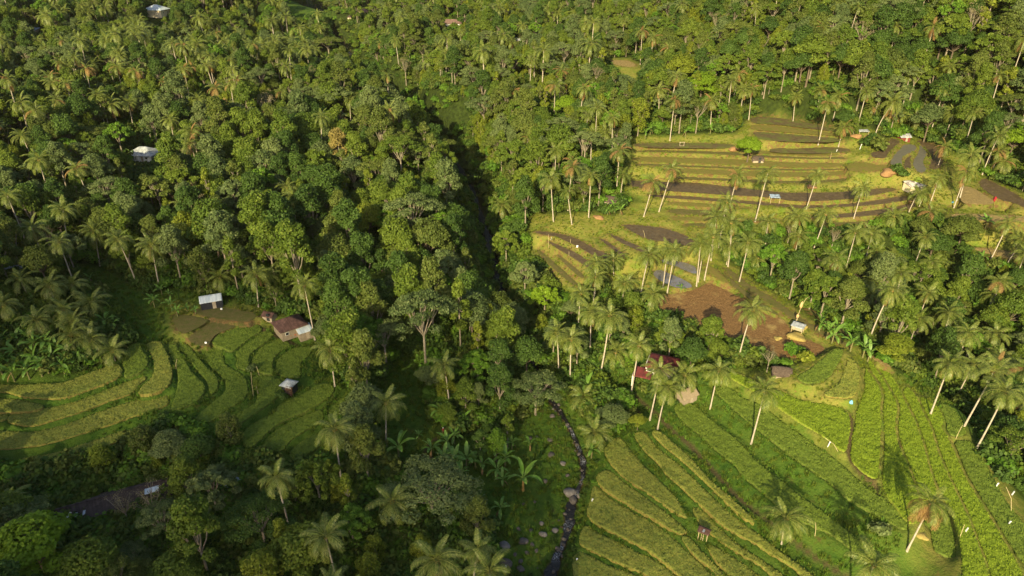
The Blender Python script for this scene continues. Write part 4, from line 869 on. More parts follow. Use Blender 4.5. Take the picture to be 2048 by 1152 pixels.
def add_palm(px, py, bx=None, by=None, h=None, seed=0, size=None, orange=False):
    if bx is not None:
        x, y, z, D = at(bx, by); r = ray(px, py); Dc = y / r[1]; dx = r[0] * Dc - x; h = CAMZ + r[2] * Dc - z; dx = max(-4, min(4, dx)); dy = 0
        if h < 4 or h > 24: h = max(4, min(24, h))
    else:
        h = h or rng.uniform(11, 15); x, y, z, D = at(px, py, h); dx, dy = rng.uniform(-1, 1), rng.uniform(-1, 1); x -= dx
    size = size or rng.uniform(.84, 1.02)
    o = put_palm(x, y, z, h, dx, dy, size, D < NEAR, seed, orange, rng.uniform(-.3, .5))
    palms.append((o, px, py, ('tall ' if h > 13 else 'short ' if h < 7 else '') + ('slanting' if abs(dx) > 2 else 'coconut' if False else ('low' if h < 6 else 'upright'))))
    OCC.append((px, py, 4.6 * F / D, D)); TREE_XY.append((x, y, 2.2)); return o
TREE_XY = []
for i, p in enumerate(PALMS): 
    o = add_palm(*p, seed=i, orange=(i == 0))
    if i == 0: tag(o, 'tall slanting coconut palm with orange dried fronds on the bright rice slope', 'palm', 'coconut palms')
for i, (px, py, h) in enumerate(LOWP): add_palm(px, py, h=h, seed=300 + i, size=.95)
# ------------------------------------------------------------------ single trees read off the photograph: kind, variant, crown centre, height, scale, leaves, label
HERO = [('clove', 0, 1341, 214, 8, .26, L_YELLOW, 'thin trunk wrapped in bright yellow creeper behind the top mud strip'),('clove', 1, 1478, 222, 8, .24, L_YELLOW, 'yellow creeper-wrapped trunk beside the slanting pair of palms'),('clove', 2, 411, 46, 9, .42, L_YELLOW, 'slim bright yellow tree below the cream house'),
 ('bare', 1, 492, 425, 10, .7, L_DEAD, 'dead pinkish-brown tree wrapped in dry leaves on the forested slope'),
 ('umbrella', 0, 845, 632, 21, 1.28, L_GREY, 'tall shade tree with pale forked branches standing over the meadow edge'),
 ('umbrella', 2, 862, 985, 10, 1.45, L_GREY, 'broad dark grey-green tree with a short trunk beside the motorbike track'),
 ('umbrella', 1, 1072, 778, 10, 1.0, L_GREY, 'flat-topped grey-green tree leaning over the log bridge'),
 ('bigleaf', 0, 420, 968, 11, 1.1, L_GREY, 'tree with pale flowering tips beside the blue-grey metal roof'),
 ('round', 0, 60, 1078, 14, 1.5, L_LIME, 'large bright green tree filling the lower left corner'),
 ('round', 1, 170, 1120, 11, 1.25, L_MID, 'rounded green tree just below the long dark roof'),
 ('round', 3, 350, 1140, 10, 1.1, L_MID, 'dome-shaped green tree at the bottom edge, lower left'),
 ('tall', 0, 1424, 655, 12, .95, L_MID, 'leafy column-shaped tree at the near edge of the stubble field'),
 ('round', 2, 1500, 287, 9.5, 1.12, L_LIME, 'round bright green tree standing alone on the upper terraces'),
 ('round', 4, 735, 430, 14, 1.35, L_CLOVE, 'dense yellow-green tree in the middle of the forest'),
 ('tall', 1, 676, 283, 18, 1.15, L_ORANGE, 'tree with an orange-tinted crown top in the forest'),
 ('tall', 2, 705, 335, 16, 1.3, L_GREY, 'pale grey-green tree just in front of the orange-topped tree'),
 ('bare', 0, 810, 130, 14, 1.35, L_DEAD, 'pale thinly leaved tree near the top of the ravine'),
 ('bare', 1, 1436, 42, 13, 1.2, L_DEAD, 'pinkish pale thin tree on the top hillside'),
 ('round', 5, 1365, 125, 14, 1.6, L_CLOVE, 'large yellow-green tree on the central hillside'),
 ('round', 0, 1405, 160, 13, 1.7, L_LIME, 'broad yellowish tree just above the slanting pair of palms'),
 ('clove', 0, 1280, 215, 15, 1.6, L_CLOVE, 'tall yellow-green tree standing behind the upper terraces'),
 ('round', 2, 1133, 205, 11, 1.1, L_LIME, 'vivid green tree on the sunny hillside'),
 ('bigleaf', 1, 875, 570, 13, 1.2, L_BRIGHT, 'light green tree above the shade tree with pale branches'),
 ('bigleaf', 1, 1090, 590, 10, 1.05, L_LIME, 'glossy bright green tree at the foot of the mud terraces'),
 ('bigleaf', 2, 1050, 545, 12, 1.05, L_GREY, 'pale sunlit tree beside the lowest mud terrace'),
 ('bigleaf', 3, 1012, 480, 13, 1.05, L_MID, 'sunlit tree on the ravine rim left of the mud terraces'),
 ('umbrella', 1, 655, 85, 14, 1.75, L_OLIVE, 'very wide olive-green tree near the top of the picture'),
 ('bigleaf', 2, 312, 375, 13, 1.35, L_OLIVE, 'large dark tree with yellowish leaf tips below the white house'),
 ('bigleaf', 0, 835, 305, 13, 1.2, L_GREY, 'broad pale green tree on the left rim of the ravine'),
 ('bigleaf', 3, 955, 725, 10, 1.2, L_BRIGHT, 'dark tree with bright yellow-green shoots in the valley wood'),
 ('umbrella', 3, 548, 588, 7, .42, L_OLIVE, 'small flat-topped tree with a pale trunk behind the farmhouse'),
 ('round', 5, 1228, 825, 6, .85, L_GREY, 'dark rounded tree between the low palm and the red-roofed house'),
 ('round', 4, 1277, 838, 4.5, .42, L_CLOVE, 'small round yellowish tree at the top of the ripe rice'),
 ('round', 0, 1795, 685, 8, .95, L_CLOVE, 'bushy yellow-green tree behind the leaning trunk at the ridge'),
 ('round', 3, 1858, 705, 8, .9, L_OLIVE, 'bushy dark tree between two leaning palm trunks in the gully'),
 ('tall', 3, 1700, 585, 14, 1.25, L_OLIVE, 'tall olive tree on the far side of the ridge path'),
 ('tall', 0, 1632, 560, 12, 1.0, L_MID, 'leafy tree just behind the bamboo offering pole'),
 ('round', 1, 1870, 480, 12, 1.3, L_DARK, 'largest dark tree at the top of the gully'),
 ('round', 5, 1930, 450, 12, 1.3, L_OLIVE, 'olive tree at the rim of the straw terrace'),
 ('bare', 2, 1540, 712, 6, .6, L_DEAD, 'small bare broom-like tree beside the thatched hut'),
 ('bare', 0, 1580, 462, 8, .75, L_DEAD, 'white-barked bare tree among the palms on the spur'),
 ('bare', 1, 300, 1000, 8, .9, L_DEAD, 'leafless tree in front of the long dark roof'),
 ('bare', 2, 245, 1010, 8, .8, L_DEAD, 'second leafless tree in front of the long dark roof'),
 ('round', 2, 2032, 275, 11, 1.3, L_LIME, 'vivid green tree at the right edge above the flooded plots'),
 ('clove', 1, 282, 870, 8, 1.15, L_OLIVE, 'rounded yellowish tree in front of the longest ripe rice band'),
 ('clove', 2, 200, 905, 8, 1.05, L_CLOVE, 'yellow-green tree just left of another above the long dark roof'),
 ('clove', 3, 455, 845, 8, 1.05, L_OLIVE, 'brownish-green tree overlapping the snaking green paddy'),
 ('round', 3, 335, 880, 7, .85, L_GREY, 'grey-green tree below the curved rice paddies'),
 ('round', 3, 395, 890, 7, .85, L_DARK, 'dark tree below the snaking green paddy'),
 ('clove', 4, 313, 910, 6, .6, L_CLOVE, 'slim yellowish tree with a white trunk above the long dark roof'),
 ('slender', 0, 512, 768, 4, .5, L_MID, 'small sapling with a bamboo stake between the green paddies'),
 ('tall', 4, 930, 780, 10, .8, L_MID, 'slim dark tree at the edge of the meadow wood'),
 ('clove', 0, 992, 905-30, 9, .9, L_BRIGHT, 'bright green slim tree among grey trunks on the meadow'),
 ('slender', 1, 960, 880, 9, 1, L_DARK, 'dark slim tree with a long pale trunk on the meadow'),
 ('slender', 2, 1015, 850, 9, .9, L_MID, 'thin tree right of the bright slim tree on the meadow'),
 ('round', 4, 600, 1090, 12, 1.3, L_MID, 'large feathery green tree at the bottom edge left of the stream'),
 ('umbrella', 0, 520, 1040, 10, 1.0, L_DARK, 'dark tangled tree behind the bottom edge palms'),
 ('bigleaf', 1, 700, 1040, 10, .9, L_BRIGHT, 'light green tree left of the broad dark grey-green tree')]
def put_tree(kind, vi, x, y, z, h, s, mat=None, parts=True, name=None):
    k = K[kind]; tr, cr, jn = k.var[vi % len(k.var)]; sz = h / k.H; sx = s
    if parts:
        root = link(k.name, None, loc=(x, y, z), rot=(0, 0, rng.uniform(0, 6.28)), scale=(sx, sx, sz)); root.empty_display_size = .5
        link('trunk', tr, parent=root)
        if mat is not None:
            key = (kind, vi % len(k.var), mat.name)
            if key not in EXTRA: EXTRA[key] = tinted(cr, mat)
            cr = EXTRA[key]
        link('crown', cr, parent=root)
    else: root = link(k.name, jn, loc=(x, y, z), rot=(0, 0, rng.uniform(0, 6.28)), scale=(sx, sx, sz))
    return root
for kind, vi, px, py, h, s, mat, label in HERO:
    if px == 1133: mat = L_LIME
    hh = h * .72; x, y, z, D = at(px, py, hh); o = put_tree(kind, vi, x, y, z, h, s, mat)
    tag(o, label, 'tree'); OCC.append((px, py, K[kind].R0 * s * 1.4 * F / D, D)); TREE_XY.append((x, y, K[kind].R0 * s * .5))
# ------------------------------------------------------------------ bananas
BAN = [(883,832,1),(918,860,.8),(798,908,1.25),(864,908,1),(895,894,1),(888,926,1),(909,933,1.1),(933,929,1.1),(951,929,.9),(965,939,.9),(994,950,1),(1006,967,.8),(989,908,1.15),(1010,926,1.05),(1060,894,.7),(1046,970,1.5),(1001,1025,.8),(1183,908,.9),(1173,780,1),(909,880,.8),(926,846,.9),(838,875,.45),(923,955,.8),(1024,894,.8),(873,822,.6),
 (10,695,1),(35,690,1),(60,685,1),(22,735,1.1),(48,738,1),(75,730,1.1),(98,738,1),(75,700,1.1),(95,695,1),(120,705,1),(110,722,1),(140,715,.9),(5,740,1),(40,715,1),(160,732,.8),(215,650,.9),(230,655,.8),(85,745,1),(60,750,1),(30,755,1),(130,740,.9),
 (1638,655,1),(1652,670,1),(1670,668,1),(1700,695,1),(1725,706,1.1),(1735,715,1),(1663,680,1),(1300,620,1),(1360,580,.6),(1290,640,.9),(1288,605,.8),(1820,745,.8),(1808,700,.7),
 (325,585,.7),(345,616,.8),(356,628,.7),(375,620,.5),(310,608,.8),(183,562,.6),(340,592,.5),(392,625,.5),(20,515,1),(45,520,1),(120,525,.9),(1970,450,.9),(1943,452,.9),(2000,545,.8),(1960,520,.8),
 (1690,130,1),(1712,140,1),(1730,132,1),(1665,145,1),(1700,118,1),(1290,270,.9),(1370,268,.9),(1420,262,.9),(1300,262,.9),(170,248,1),(305,270,.9),(330,280,.9),(285,260,.9),(215,295,.9),(1228,418,.9),(1215,425,.8),(1240,425,.8)]
bans = []
for i, (px, py, s) in enumerate(BAN):
    x, y, z, D = at(px, py + 10 * s * 120 / 150); h = .0
    s = min(s * 1.15, 1.6); o = put_banana(x, y, z, s, i, M_NUT if (px, py) == (1046, 970) else None)
    if (px, py) == (1046, 970): tag(o, 'large banana plant with an orange-brown stem alone on the stream meadow', 'banana plant')
    bans.append((o, px, py, 'small' if s < .75 else 'leafy')); TREE_XY.append((x, y, 1.0)); OCC.append((px, py, 10, D))

# ------------------------------------------------------------------ the forest between them
KEEP = [(590,648,42),(423,600,24),(580,775,18),(215,995,44),(285,975,26),(160,1022,28),(460,953,18),(1325,722,34),(1372,780,20),(1565,742,20),(290,303,30),(312,16,22),(905,40,14),(699,28,6),(1222,398,16),(1037,80,5),(68,58,7),(28,535,9),(729,16,5),(1130,772,30)]
def in_px(polys, px, py):
    X, Y = np.array([px], float), np.array([py], float)
    return any(inside(X, Y, P)[0] for P in polys)
OPEN_PX = [np.array(P, float) for P in OPEN[:9]]
def weights(px, py):
    w = dict(round=.22, tall=.26, clove=.10, umbrella=.09, bigleaf=.13, slender=.10, palm=.07, bare=.02)
    if 880 < px < 1560 and 30 < py < 330: w.update(clove=.42, round=.14, tall=.16, slender=.14, palm=.06)
    elif px < 600 and py < 290: w.update(palm=.16, clove=.22, slender=.12, round=.2)
    elif 420 <= px < 900 and 280 < py < 760: w.update(palm=.012, round=.26, bigleaf=.16, clove=.03, tall=.34)
    elif px < 420 and py < 760: w.update(round=.4, palm=.06, umbrella=.14)
    elif px > 1500 and py < 240: w.update(round=.34, tall=.36, clove=.08, palm=.04 if py < 120 else .14)
    elif px > 1550 and py < 1000: w.update(round=.3, tall=.3, palm=.12)
    elif 780 < px < 1050 and 280 < py < 620: w.update(round=.3, umbrella=.2, bigleaf=.22, palm=.0)
    elif py > 880: w.update(round=.34, umbrella=.16, bigleaf=.2, slender=.06, palm=.04)
    return w
cand = []
tx = np.array([t_[0] for t_ in TREE_XY]); ty = np.array([t_[1] for t_ in TREE_XY]); tr_ = np.array([t_[2] for t_ in TREE_XY])
oc = np.array(OCC)
y = 66.
while y < 600:
    step = 5.3 if y < 235 else 4.5
    xw = y * .9 + 22; x = -xw
    while x < xw:
        X = x + rng.uniform(-.42, .42) * step; Y = y + rng.uniform(-.42, .42) * step; x += step
        Z = float(gq(X, Y)); px, py, D = project(X, Y, Z)
        if not (-130 < px < 2180 and -30 < py < 1420): continue
        w = weights(px, py); kind = rng.choices(list(w), list(w.values()))[0]
        hk = 13.5 if kind == 'palm' else K[kind].H; rk = 4.5 if kind == 'palm' else K[kind].R0
        sc = rng.choice((rng.uniform(.55, .85), rng.uniform(.8, 1.15), rng.uniform(.8, 1.15), rng.uniform(1.1, 1.4))) * (1.25 if px > 1550 and py < 260 else 1.15 if (330 < px < 1130 and 230 < py < 800) else .95) * (.85 if kind == 'umbrella' else 1); h = hk * sc * rng.uniform(.9, 1.1)
        cand.append((D, X, Y, Z, px, py, kind, sc, h, rk * sc))
    y += step * .95
CX = np.array([c[1] for c in cand]); CY = np.array([c[2] for c in cand])
opn = field(OPEN_W, CX, CY, .5); sdd, _, sww = stream_info(CX, CY)
good = []
for c, o_, sd_, sw2 in zip(cand, opn, sdd, sww):
    D, X, Y, Z, px, py, kind, sc, h, rr = c
    if 8 < X < 125 and Y < 88: continue
    if o_ > .2 or sd_ < (sw2 * .5 + 1.2 if py > 640 else 7.0 + h * .2): continue
    if np.any((tx - X) ** 2 + (ty - Y) ** 2 < (tr_ + rr * .45) ** 2): continue
    bad = False
    for f, gap in ((.95, 1), (.65, 1), (.4, 1)):
        qx, qy, qd = project(X, Y, Z + h * f)
        if f < .9 and in_px(OPEN_PX, qx, qy) : bad = True; break
        if f > .9 and in_px(OPEN_PX, qx, qy + 6): bad = True; break
        rp = rr * F / qd
        for kx, ky, kr in KEEP:
            if abs(qx - kx) < kr + rp * .6 and abs(qy - ky) < kr * .7 + rp * .5 and py > ky - 5: bad = True; break
        if bad: break
        m = (oc[:, 3] > D) & (np.hypot(oc[:, 0] - qx, oc[:, 1] - qy) < oc[:, 2] * .45 + rp * .5)
        if m.any() and (f > .8) and rng.random() < .9: bad = True; break
    if bad: continue
    # bare footprint over open ground beside it: keep crowns from spilling over fields
    good.append(c)
good.sort()
cnt = {'palm': len(palms)}; far = []; trees = []; 
for i, c in enumerate(good):
    D, X, Y, Z, px, py, kind, sc, h, rr = c
    vis = -60 < px < 2110 and -60 < project(X, Y, Z + h)[1] and project(X, Y, Z + h)[1] < 1160
    if not vis: far.append(c); continue
    cnt[kind] = cnt.get(kind, 0) + 1
    lim = 285 if kind != 'palm' else 292
    if cnt[kind] > lim or D > 420: far.append(c); continue
    qx, qy, _ = project(X, Y, Z + h * .8)
    if kind == 'palm':
        o = put_palm(X, Y, Z, h, rng.uniform(-1.5, 1.5), rng.uniform(-1, 1), rng.uniform(.8, .98), False, i); palms.append((o, qx, qy, 'upright' if h > 11 else 'shortish')); continue
    vi = rng.randrange(len(K[kind].var)); o = put_tree(kind, vi, X, Y, Z, h, sc, None, D < 300)
    trees.append((o, qx, qy, kind, vi))
TR_WORD = {'L': 0}
relabel(palms, 'coconut palm', 'palm'); relabel(bans, 'banana plant', 'banana plant')
TRAIT = {'round': ['mid green rounded', 'dark rounded', 'olive rounded', 'deep green rounded', 'green domed', 'grey-green rounded'], 'tall': ['mid green', 'dark', 'grey-green', 'olive', 'leafy', 'deep green'], 'clove': ['yellow-green', 'yellowish', 'olive', 'green', 'yellow-green bushy'],
 'umbrella': ['grey-green', 'olive', 'pale green', 'mid green'], 'bigleaf': ['mid green', 'bright green', 'grey-green', 'coarse-leaved'], 'slender': ['mid green', 'olive', 'yellowish'], 'bare': ['pale', 'brownish', 'straw-coloured']}
for kd in K: relabel([(o, qx, qy, TRAIT[kd][vi]) for o, qx, qy, k2, vi in trees if k2 == kd], K[kd].word, 'tree', 110)
# the rest of the wood, beyond what can be picked apart
lookup = []; names = []
for kd in K:
    for j, v in enumerate(K[kd].var): lookup.append(v[2]); names.append((kd, j))
pj = []
for h_, i_ in ((14, 0), (12, 3)):
    bag = Bag(); tv, tf = tube([(0, 0, -.5), (.3, 0, h_ * .5), (.6, 0, h_)], [.28, .2, .15], 6); cm = CROWNS[i_]
    n = len(cm.vertices); co = np.empty(n * 3, np.float32); cm.vertices.foreach_get('co', co); co = co.reshape(-1, 3) + np.array([.6, 0, h_])
    fi = np.array([p.vertices[:] for p in cm.polygons]); vvv = np.array([a.value for a in cm.attributes['v'].data])
    mesh = np_mesh('palm_far', np.concatenate([co, np.array(tv)]), np.concatenate([fi, np.array(tf) + n]), False, {'v': ('FACE', np.r_[vvv, [.5] * len(tf)])}, np.r_[np.zeros(len(fi)), np.ones(len(tf))])
    mesh.materials.append(L_PALM); mesh.materials.append(B_PALM); lookup.append(mesh); names.append(('palm', i_))
pk = [rng.choice([q for q, nm in enumerate(names) if nm[0] == c[6]]) for c in far]
scatter('forest', [(c[1], c[2], c[3] - .2) for c in far], [rng.uniform(0, 6.28) for _ in far], [c[7] for c in far], lookup, 'mass of forest crowns on the slopes beyond the trees that can be told apart', pk)
# undergrowth in the wood and along field edges
UX, UY = [], []
for _ in range(52000):
    Y = 72 + 500 * rng.random() ** 1.4; X = rng.uniform(-1, 1) * (Y * .82 + 20); UX.append(X); UY.append(Y)
UX, UY = np.array(UX), np.array(UY); o1 = field(OPEN_W, UX, UY, 1.5); s1, _, w1 = stream_info(UX, UY); inflat = np.zeros(len(UX), bool)
for lv, W in FLATS:
    lo, hi = W.min(0) - 1, W.max(0) + 1; m = np.where((UX > lo[0]) & (UX < hi[0]) & (UY > lo[1]) & (UY < hi[1]))[0]
    if len(m): inflat[m] |= inside(UX[m], UY[m], W) | (seg_dist(UX[m], UY[m], W) < .9)
sel = (o1 < .35) & ~((UY < 90) & (UX > 6) & (UX < 125)) & (s1 > w1 * .5 + .8) & ~inflat
uz_ = gq(UX, UY) + 1.6; uD = UY * CP - (uz_ - CAMZ) * SP; uqx = 1024 + F * UX / uD; uqy = 576 - F * (UY * SP + (uz_ - CAMZ) * CP) / uD
for kx, ky, kr in KEEP: sel &= ~((np.abs(uqx - kx) < kr * .95) & (uqy > ky - kr * .3) & (uqy < ky + kr * .85))
bx_, by_ = UX[sel], UY[sel]; bz_ = gq(bx_, by_)
scatter('undergrowth', np.stack([bx_, by_, bz_], 1), nrg.uniform(0, 6.28, len(bx_)), nrg.uniform(.8, 2.3, len(bx_)) , BUSH, 'low bushes and undergrowth filling the forest floor')
BX, BY = [], []
for i in range(len(SW) - 6):
    for _ in range(16):
        q = rng.random(); P_ = SW[i] * (1 - q) + SW[i + 1] * q; dv = SW[i + 1] - SW[i]; dv = dv / np.hypot(*dv); sd_ = rng.choice((-1, 1, 1)); off = STREAM_W[i] * .5 + abs(rng.gauss(0, .9)) + .5
        X_ = P_[0] - dv[1] * off * -sd_; Y_ = P_[1] + dv[0] * off * -sd_; BX.append(X_); BY.append(Y_)
BX, BY = np.array(BX), np.array(BY)
scatter('bank_plants', np.stack([BX, BY, gq(BX, BY) - .1], 1), nrg.uniform(0, 6.28, len(BX)), nrg.uniform(.2, .55, len(BX)), BUSH, 'low leafy plants overhanging both banks of the stream')
TX = nrg.uniform(-150, 190, 130000); TY = nrg.uniform(76, 300, 130000); ppx = 1024 + F * TX / TY
m = (np.abs(TX) < TY * .8); TX, TY = TX[m], TY[m]; o2 = field(OPEN_W, TX, TY, 1); inflat = np.zeros(len(TX), bool); pathm = np.zeros(len(TX), bool)
for lv, W in FLATS:
    lo, hi = W.min(0) - 1, W.max(0) + 1; m = np.where((TX > lo[0]) & (TX < hi[0]) & (TY > lo[1]) & (TY < hi[1]))[0]
    if len(m): inflat[m] |= inside(TX[m], TY[m], W)
for W, (P, w, l) in zip(PATH_W, PATHS): pathm |= seg_dist(TX, TY, W, False) < w
s2, _, w2 = stream_info(TX, TY); clump = np.sin(TX * .35 + 2 * np.sin(TY * .21)) * np.sin(TY * .4 + TX * .1)
sel = (o2 > .5) & ~inflat & ~pathm & (s2 > w2 * .5 + .3) & ((clump > .1) | (nrg.random(len(TX)) < .35)); dd = field(DRY_W, TX, TY, 2)
g1 = sel & (dd < .5); g2 = sel & (dd >= .5)
scatter('grass_tufts', np.stack([TX[g1], TY[g1], gq(TX[g1], TY[g1])], 1), nrg.uniform(0, 6.28, g1.sum()), nrg.uniform(.5, 1.5, g1.sum()), TUFT, 'coarse grass and weeds on the banks and the stream meadow')
scatter('dry_grass_tufts', np.stack([TX[g2], TY[g2], gq(TX[g2], TY[g2])], 1), nrg.uniform(0, 6.28, g2.sum()), nrg.uniform(.4, 1.0, g2.sum()), TUFT_DRY, 'yellowish grass on the sunny terrace banks')
print('palms', len(palms), 'trees', len(trees), 'far', len(far), 'counts', cnt, 'under', len(bx_), 'tufts', g1.sum(), g2.sum())

# ------------------------------------------------------------------ building materials
def metal_roof(name, a, b, rust=None, rough=.5):
    t = NT(name); tc = t.n.new('ShaderNodeTexCoord'); o = tc.outputs['Object']
    mp = t.n.new('ShaderNodeMapping'); mp.inputs['Scale'].default_value = (1.1, .12, .12); t.l.new(o, mp.inputs[0])
    c = t.mix(t.maprange(t.noise(1.6, 3, .6, mp.outputs[0]), .4, .6), a, b)
    if rust: c = t.mix(t.maprange(t.noise(.9, 5, .75, o), .45, .62), c, rust)
    return t.done(c, rough, .3)
R_RUST = metal_roof('rusty_iron_roof', (.080, .042, .035), (.14, .075, .062), (.06, .032, .028), .8)
R_DARK = metal_roof('dark_weathered_roof', (.050, .036, .034), (.085, .062, .058), (.03, .022, .02), .85)
R_GREY = metal_roof('grey_zinc_roof', (.30, .33, .37), (.48, .51, .56), (.22, .24, .25), .45)
R_SILVER = metal_roof('silver_zinc_roof', (.42, .50, .56), (.60, .66, .70), None, .35)
R_BLUE = metal_roof('blue_grey_sheet_roof', (.20, .27, .38), (.34, .42, .55), (.13, .17, .22), .5)
R_RED = metal_roof('red_tile_roof', (.11, .022, .022), (.16, .034, .032), (.07, .017, .018), .7)
R_BROWN = metal_roof('brown_tile_roof', (.15, .09, .075), (.22, .14, .11), (.11, .07, .06), .8)
R_PATCH = metal_roof('patchy_white_roof', (.55, .52, .48), (.7, .68, .62), (.12, .08, .08), .8)
R_THATCH = plain('thatch', (.05, .038, .034), (.11, .085, .07), 3, .95, .05, .8)
R_BEIGE = plain('beige_tile_roof', (.22, .175, .12), (.30, .24, .165), 3, .8, .1, .3)
W_BEIGE = plain('beige_block_wall', (.22, .18, .13), (.32, .265, .20), 1.5, .9, .1, .3)
W_WHITE = plain('white_wall', (.62, .62, .60), (.78, .78, .75), 1, .8, .15)
W_CREAM = plain('cream_wall', (.60, .52, .36), (.72, .63, .46), 1, .8, .15)
W_WOOD = plain('weathered_planks', (.28, .23, .17), (.42, .36, .28), 2, .9, .1, .3)
W_DARK = plain('black_plastic_sheeting', (.014, .016, .022), (.03, .034, .045), 1.5, .6, .3, .3)
W_RED = plain('red_wall', (.14, .03, .025), (.20, .05, .04), 1, .8, .15)
M_PANE = plain('dark_pane', (.02, .025, .03), (.04, .045, .05), 1, .2, .5)
M_BAMBOO = plain('bamboo', (.40, .33, .18), (.55, .46, .27), 3, .7, .2)
M_CLOTHW = plain('white_cloth', (.65, .68, .74), (.8, .82, .86), 2, .8, .1)
M_CLOTHB = plain('blue_cloth', (.16, .42, .62), (.22, .5, .7), 2, .8, .1)
M_CLOTHR = plain('red_cloth', (.22, .02, .03), (.34, .03, .04), 2, .8, .1)
M_OFFER = plain('woven_palm_leaf', (.40, .28, .13), (.52, .38, .20), 3, .8, .1)
M_ROCK = plain('boulder_stone', (.055, .048, .045), (.15, .13, .12), 1.6, .9, .2, .8)
M_ROCKP = plain('pale_boulder_stone', (.085, .078, .074), (.22, .20, .19), 1.3, .9, .2, .8)
M_ROCKO = plain('rusty_stone', (.25, .11, .06), (.34, .17, .10), 2, .9, .2, .5)
M_PAINTW = plain('white_paint', (.75, .75, .75), (.82, .82, .82), 1, .7, .2)
M_LOG = plain('old_log', (.10, .065, .045), (.18, .12, .085), 2, .9, .1, .5)
M_HEAP = plain('straw', (.24, .19, .06), (.38, .30, .10), 3, .95, .05, .8)
M_HEAPO = plain('orange_husks', (.22, .125, .06), (.32, .20, .10), 3, .95, .05, .8)
M_SKIN = plain('skin', (.20, .11, .07), (.24, .13, .085), 2, .6, .3)
M_HAIR = plain('black_hair', (.012, .011, .01), (.02, .018, .016), 2, .5, .3)
M_BLACK = plain('black_rubber', (.015, .015, .016), (.025, .025, .027), 2, .7, .3)

def boxmesh(name, boxes, mat):
    """boxes: (cx, cy, cz, sx, sy, sz) joined, corners slightly chamfered"""
    bm = bmesh.new()
    for cx, cy, cz, sx, sy, sz in boxes:
        q = bmesh.ops.create_cube(bm, size=1, matrix=Matrix.Translation((cx, cy, cz)) @ Matrix.Diagonal((sx, sy, sz, 1)))
    me = bpy.data.meshes.new(name); bm.to_mesh(me); bm.free(); me.materials.append(mat); return me
def roof_mesh(name, w, l, h, kind, mat, over=.4, thick=.07, step=.28):
    W, L_ = w / 2 + over, l / 2 + over; nx = max(4, int(2 * W / step)); ny = max(6, int(2 * L_ / step)); ny += ny % 2
    V = []
    def z(x, y):
        if kind == 'gable': b = h * (1 - abs(y) / (l / 2)); c = .022 * (1 if int((x + 50) / step) % 2 else -1)
        elif kind == 'hip':
            a1 = (L_ - abs(y)) / L_; a2 = (W - abs(x)) / L_; b = h * 1.12 * min(a1, a2) - h * .12; c = .022 * (1 if (int((x + 50) / step) if a1 < a2 else int((y + 50) / step)) % 2 else -1)
        elif kind == 'shed': b = h * (y / l + .5); c = .022 * (1 if int((x + 50) / step) % 2 else -1)
        else: b = h * (1 - (abs(y) / (l / 2)) ** 1.7) - .25 * h * (abs(x) / W) ** 4; c = .04 * math.sin(x * 7 + y * 5)
        return b + c
    for s in (0, -thick):
        for j in range(ny + 1):
            for i in range(nx + 1):
                x, y = -W + 2 * W * i / nx, -L_ + 2 * L_ * j / ny; V.append((x, y, z(x, y) + s))
    n = (nx + 1) * (ny + 1); Fq = []
    g = lambda i, j, s: s * n + j * (nx + 1) + i
    for j in range(ny):
        for i in range(nx): Fq.append((g(i, j, 0), g(i + 1, j, 0), g(i + 1, j + 1, 0), g(i, j + 1, 0))); Fq.append((g(i, j + 1, 1), g(i + 1, j + 1, 1), g(i + 1, j, 1), g(i, j, 1)))
    for i in range(nx): Fq.append((g(i, 0, 1), g(i + 1, 0, 1), g(i + 1, 0, 0), g(i, 0, 0))); Fq.append((g(i, ny, 0), g(i + 1, ny, 0), g(i + 1, ny, 1), g(i, ny, 1)))
    for j in range(ny): Fq.append((g(0, j, 0), g(0, j + 1, 0), g(0, j + 1, 1), g(0, j, 1))); Fq.append((g(nx, j, 1), g(nx, j + 1, 1), g(nx, j + 1, 0), g(nx, j, 0)))
    me = np_mesh(name, V, Fq); me.materials.append(mat); return me
def gable_walls(w, l, hw, h, mat, kind):
    bm = bmesh.new(); x0, x1, y0, y1 = -w / 2, w / 2, -l / 2, l / 2
    lo = [(x0, y0, -.4), (x1, y0, -.4), (x1, y1, -.4), (x0, y1, -.4)]
    if kind == 'shed': tp = [(x0, y0, hw), (x1, y0, hw), (x1, y1, hw + h * .98), (x0, y1, hw + h * .98)]
    else: tp = [(x0, y0, hw), (x1, y0, hw), (x1, y1, hw), (x0, y1, hw)]
    v = [bm.verts.new(p) for p in lo + tp]
    for a, b in ((0, 1), (1, 2), (2, 3), (3, 0)):
        bm.faces.new((v[a], v[b], v[b + 4], v[a + 4]))
    if kind in ('gable', 'thatch'):
        for x, a, b in ((x0, 4, 7), (x1, 6, 5)):
            t_ = bm.verts.new((x, 0, hw + h * .93)); bm.faces.new((v[a], v[b], t_))
    me = bpy.data.meshes.new('wall'); bm.to_mesh(me); bm.free(); me.materials.append(mat); return me
PADS = []
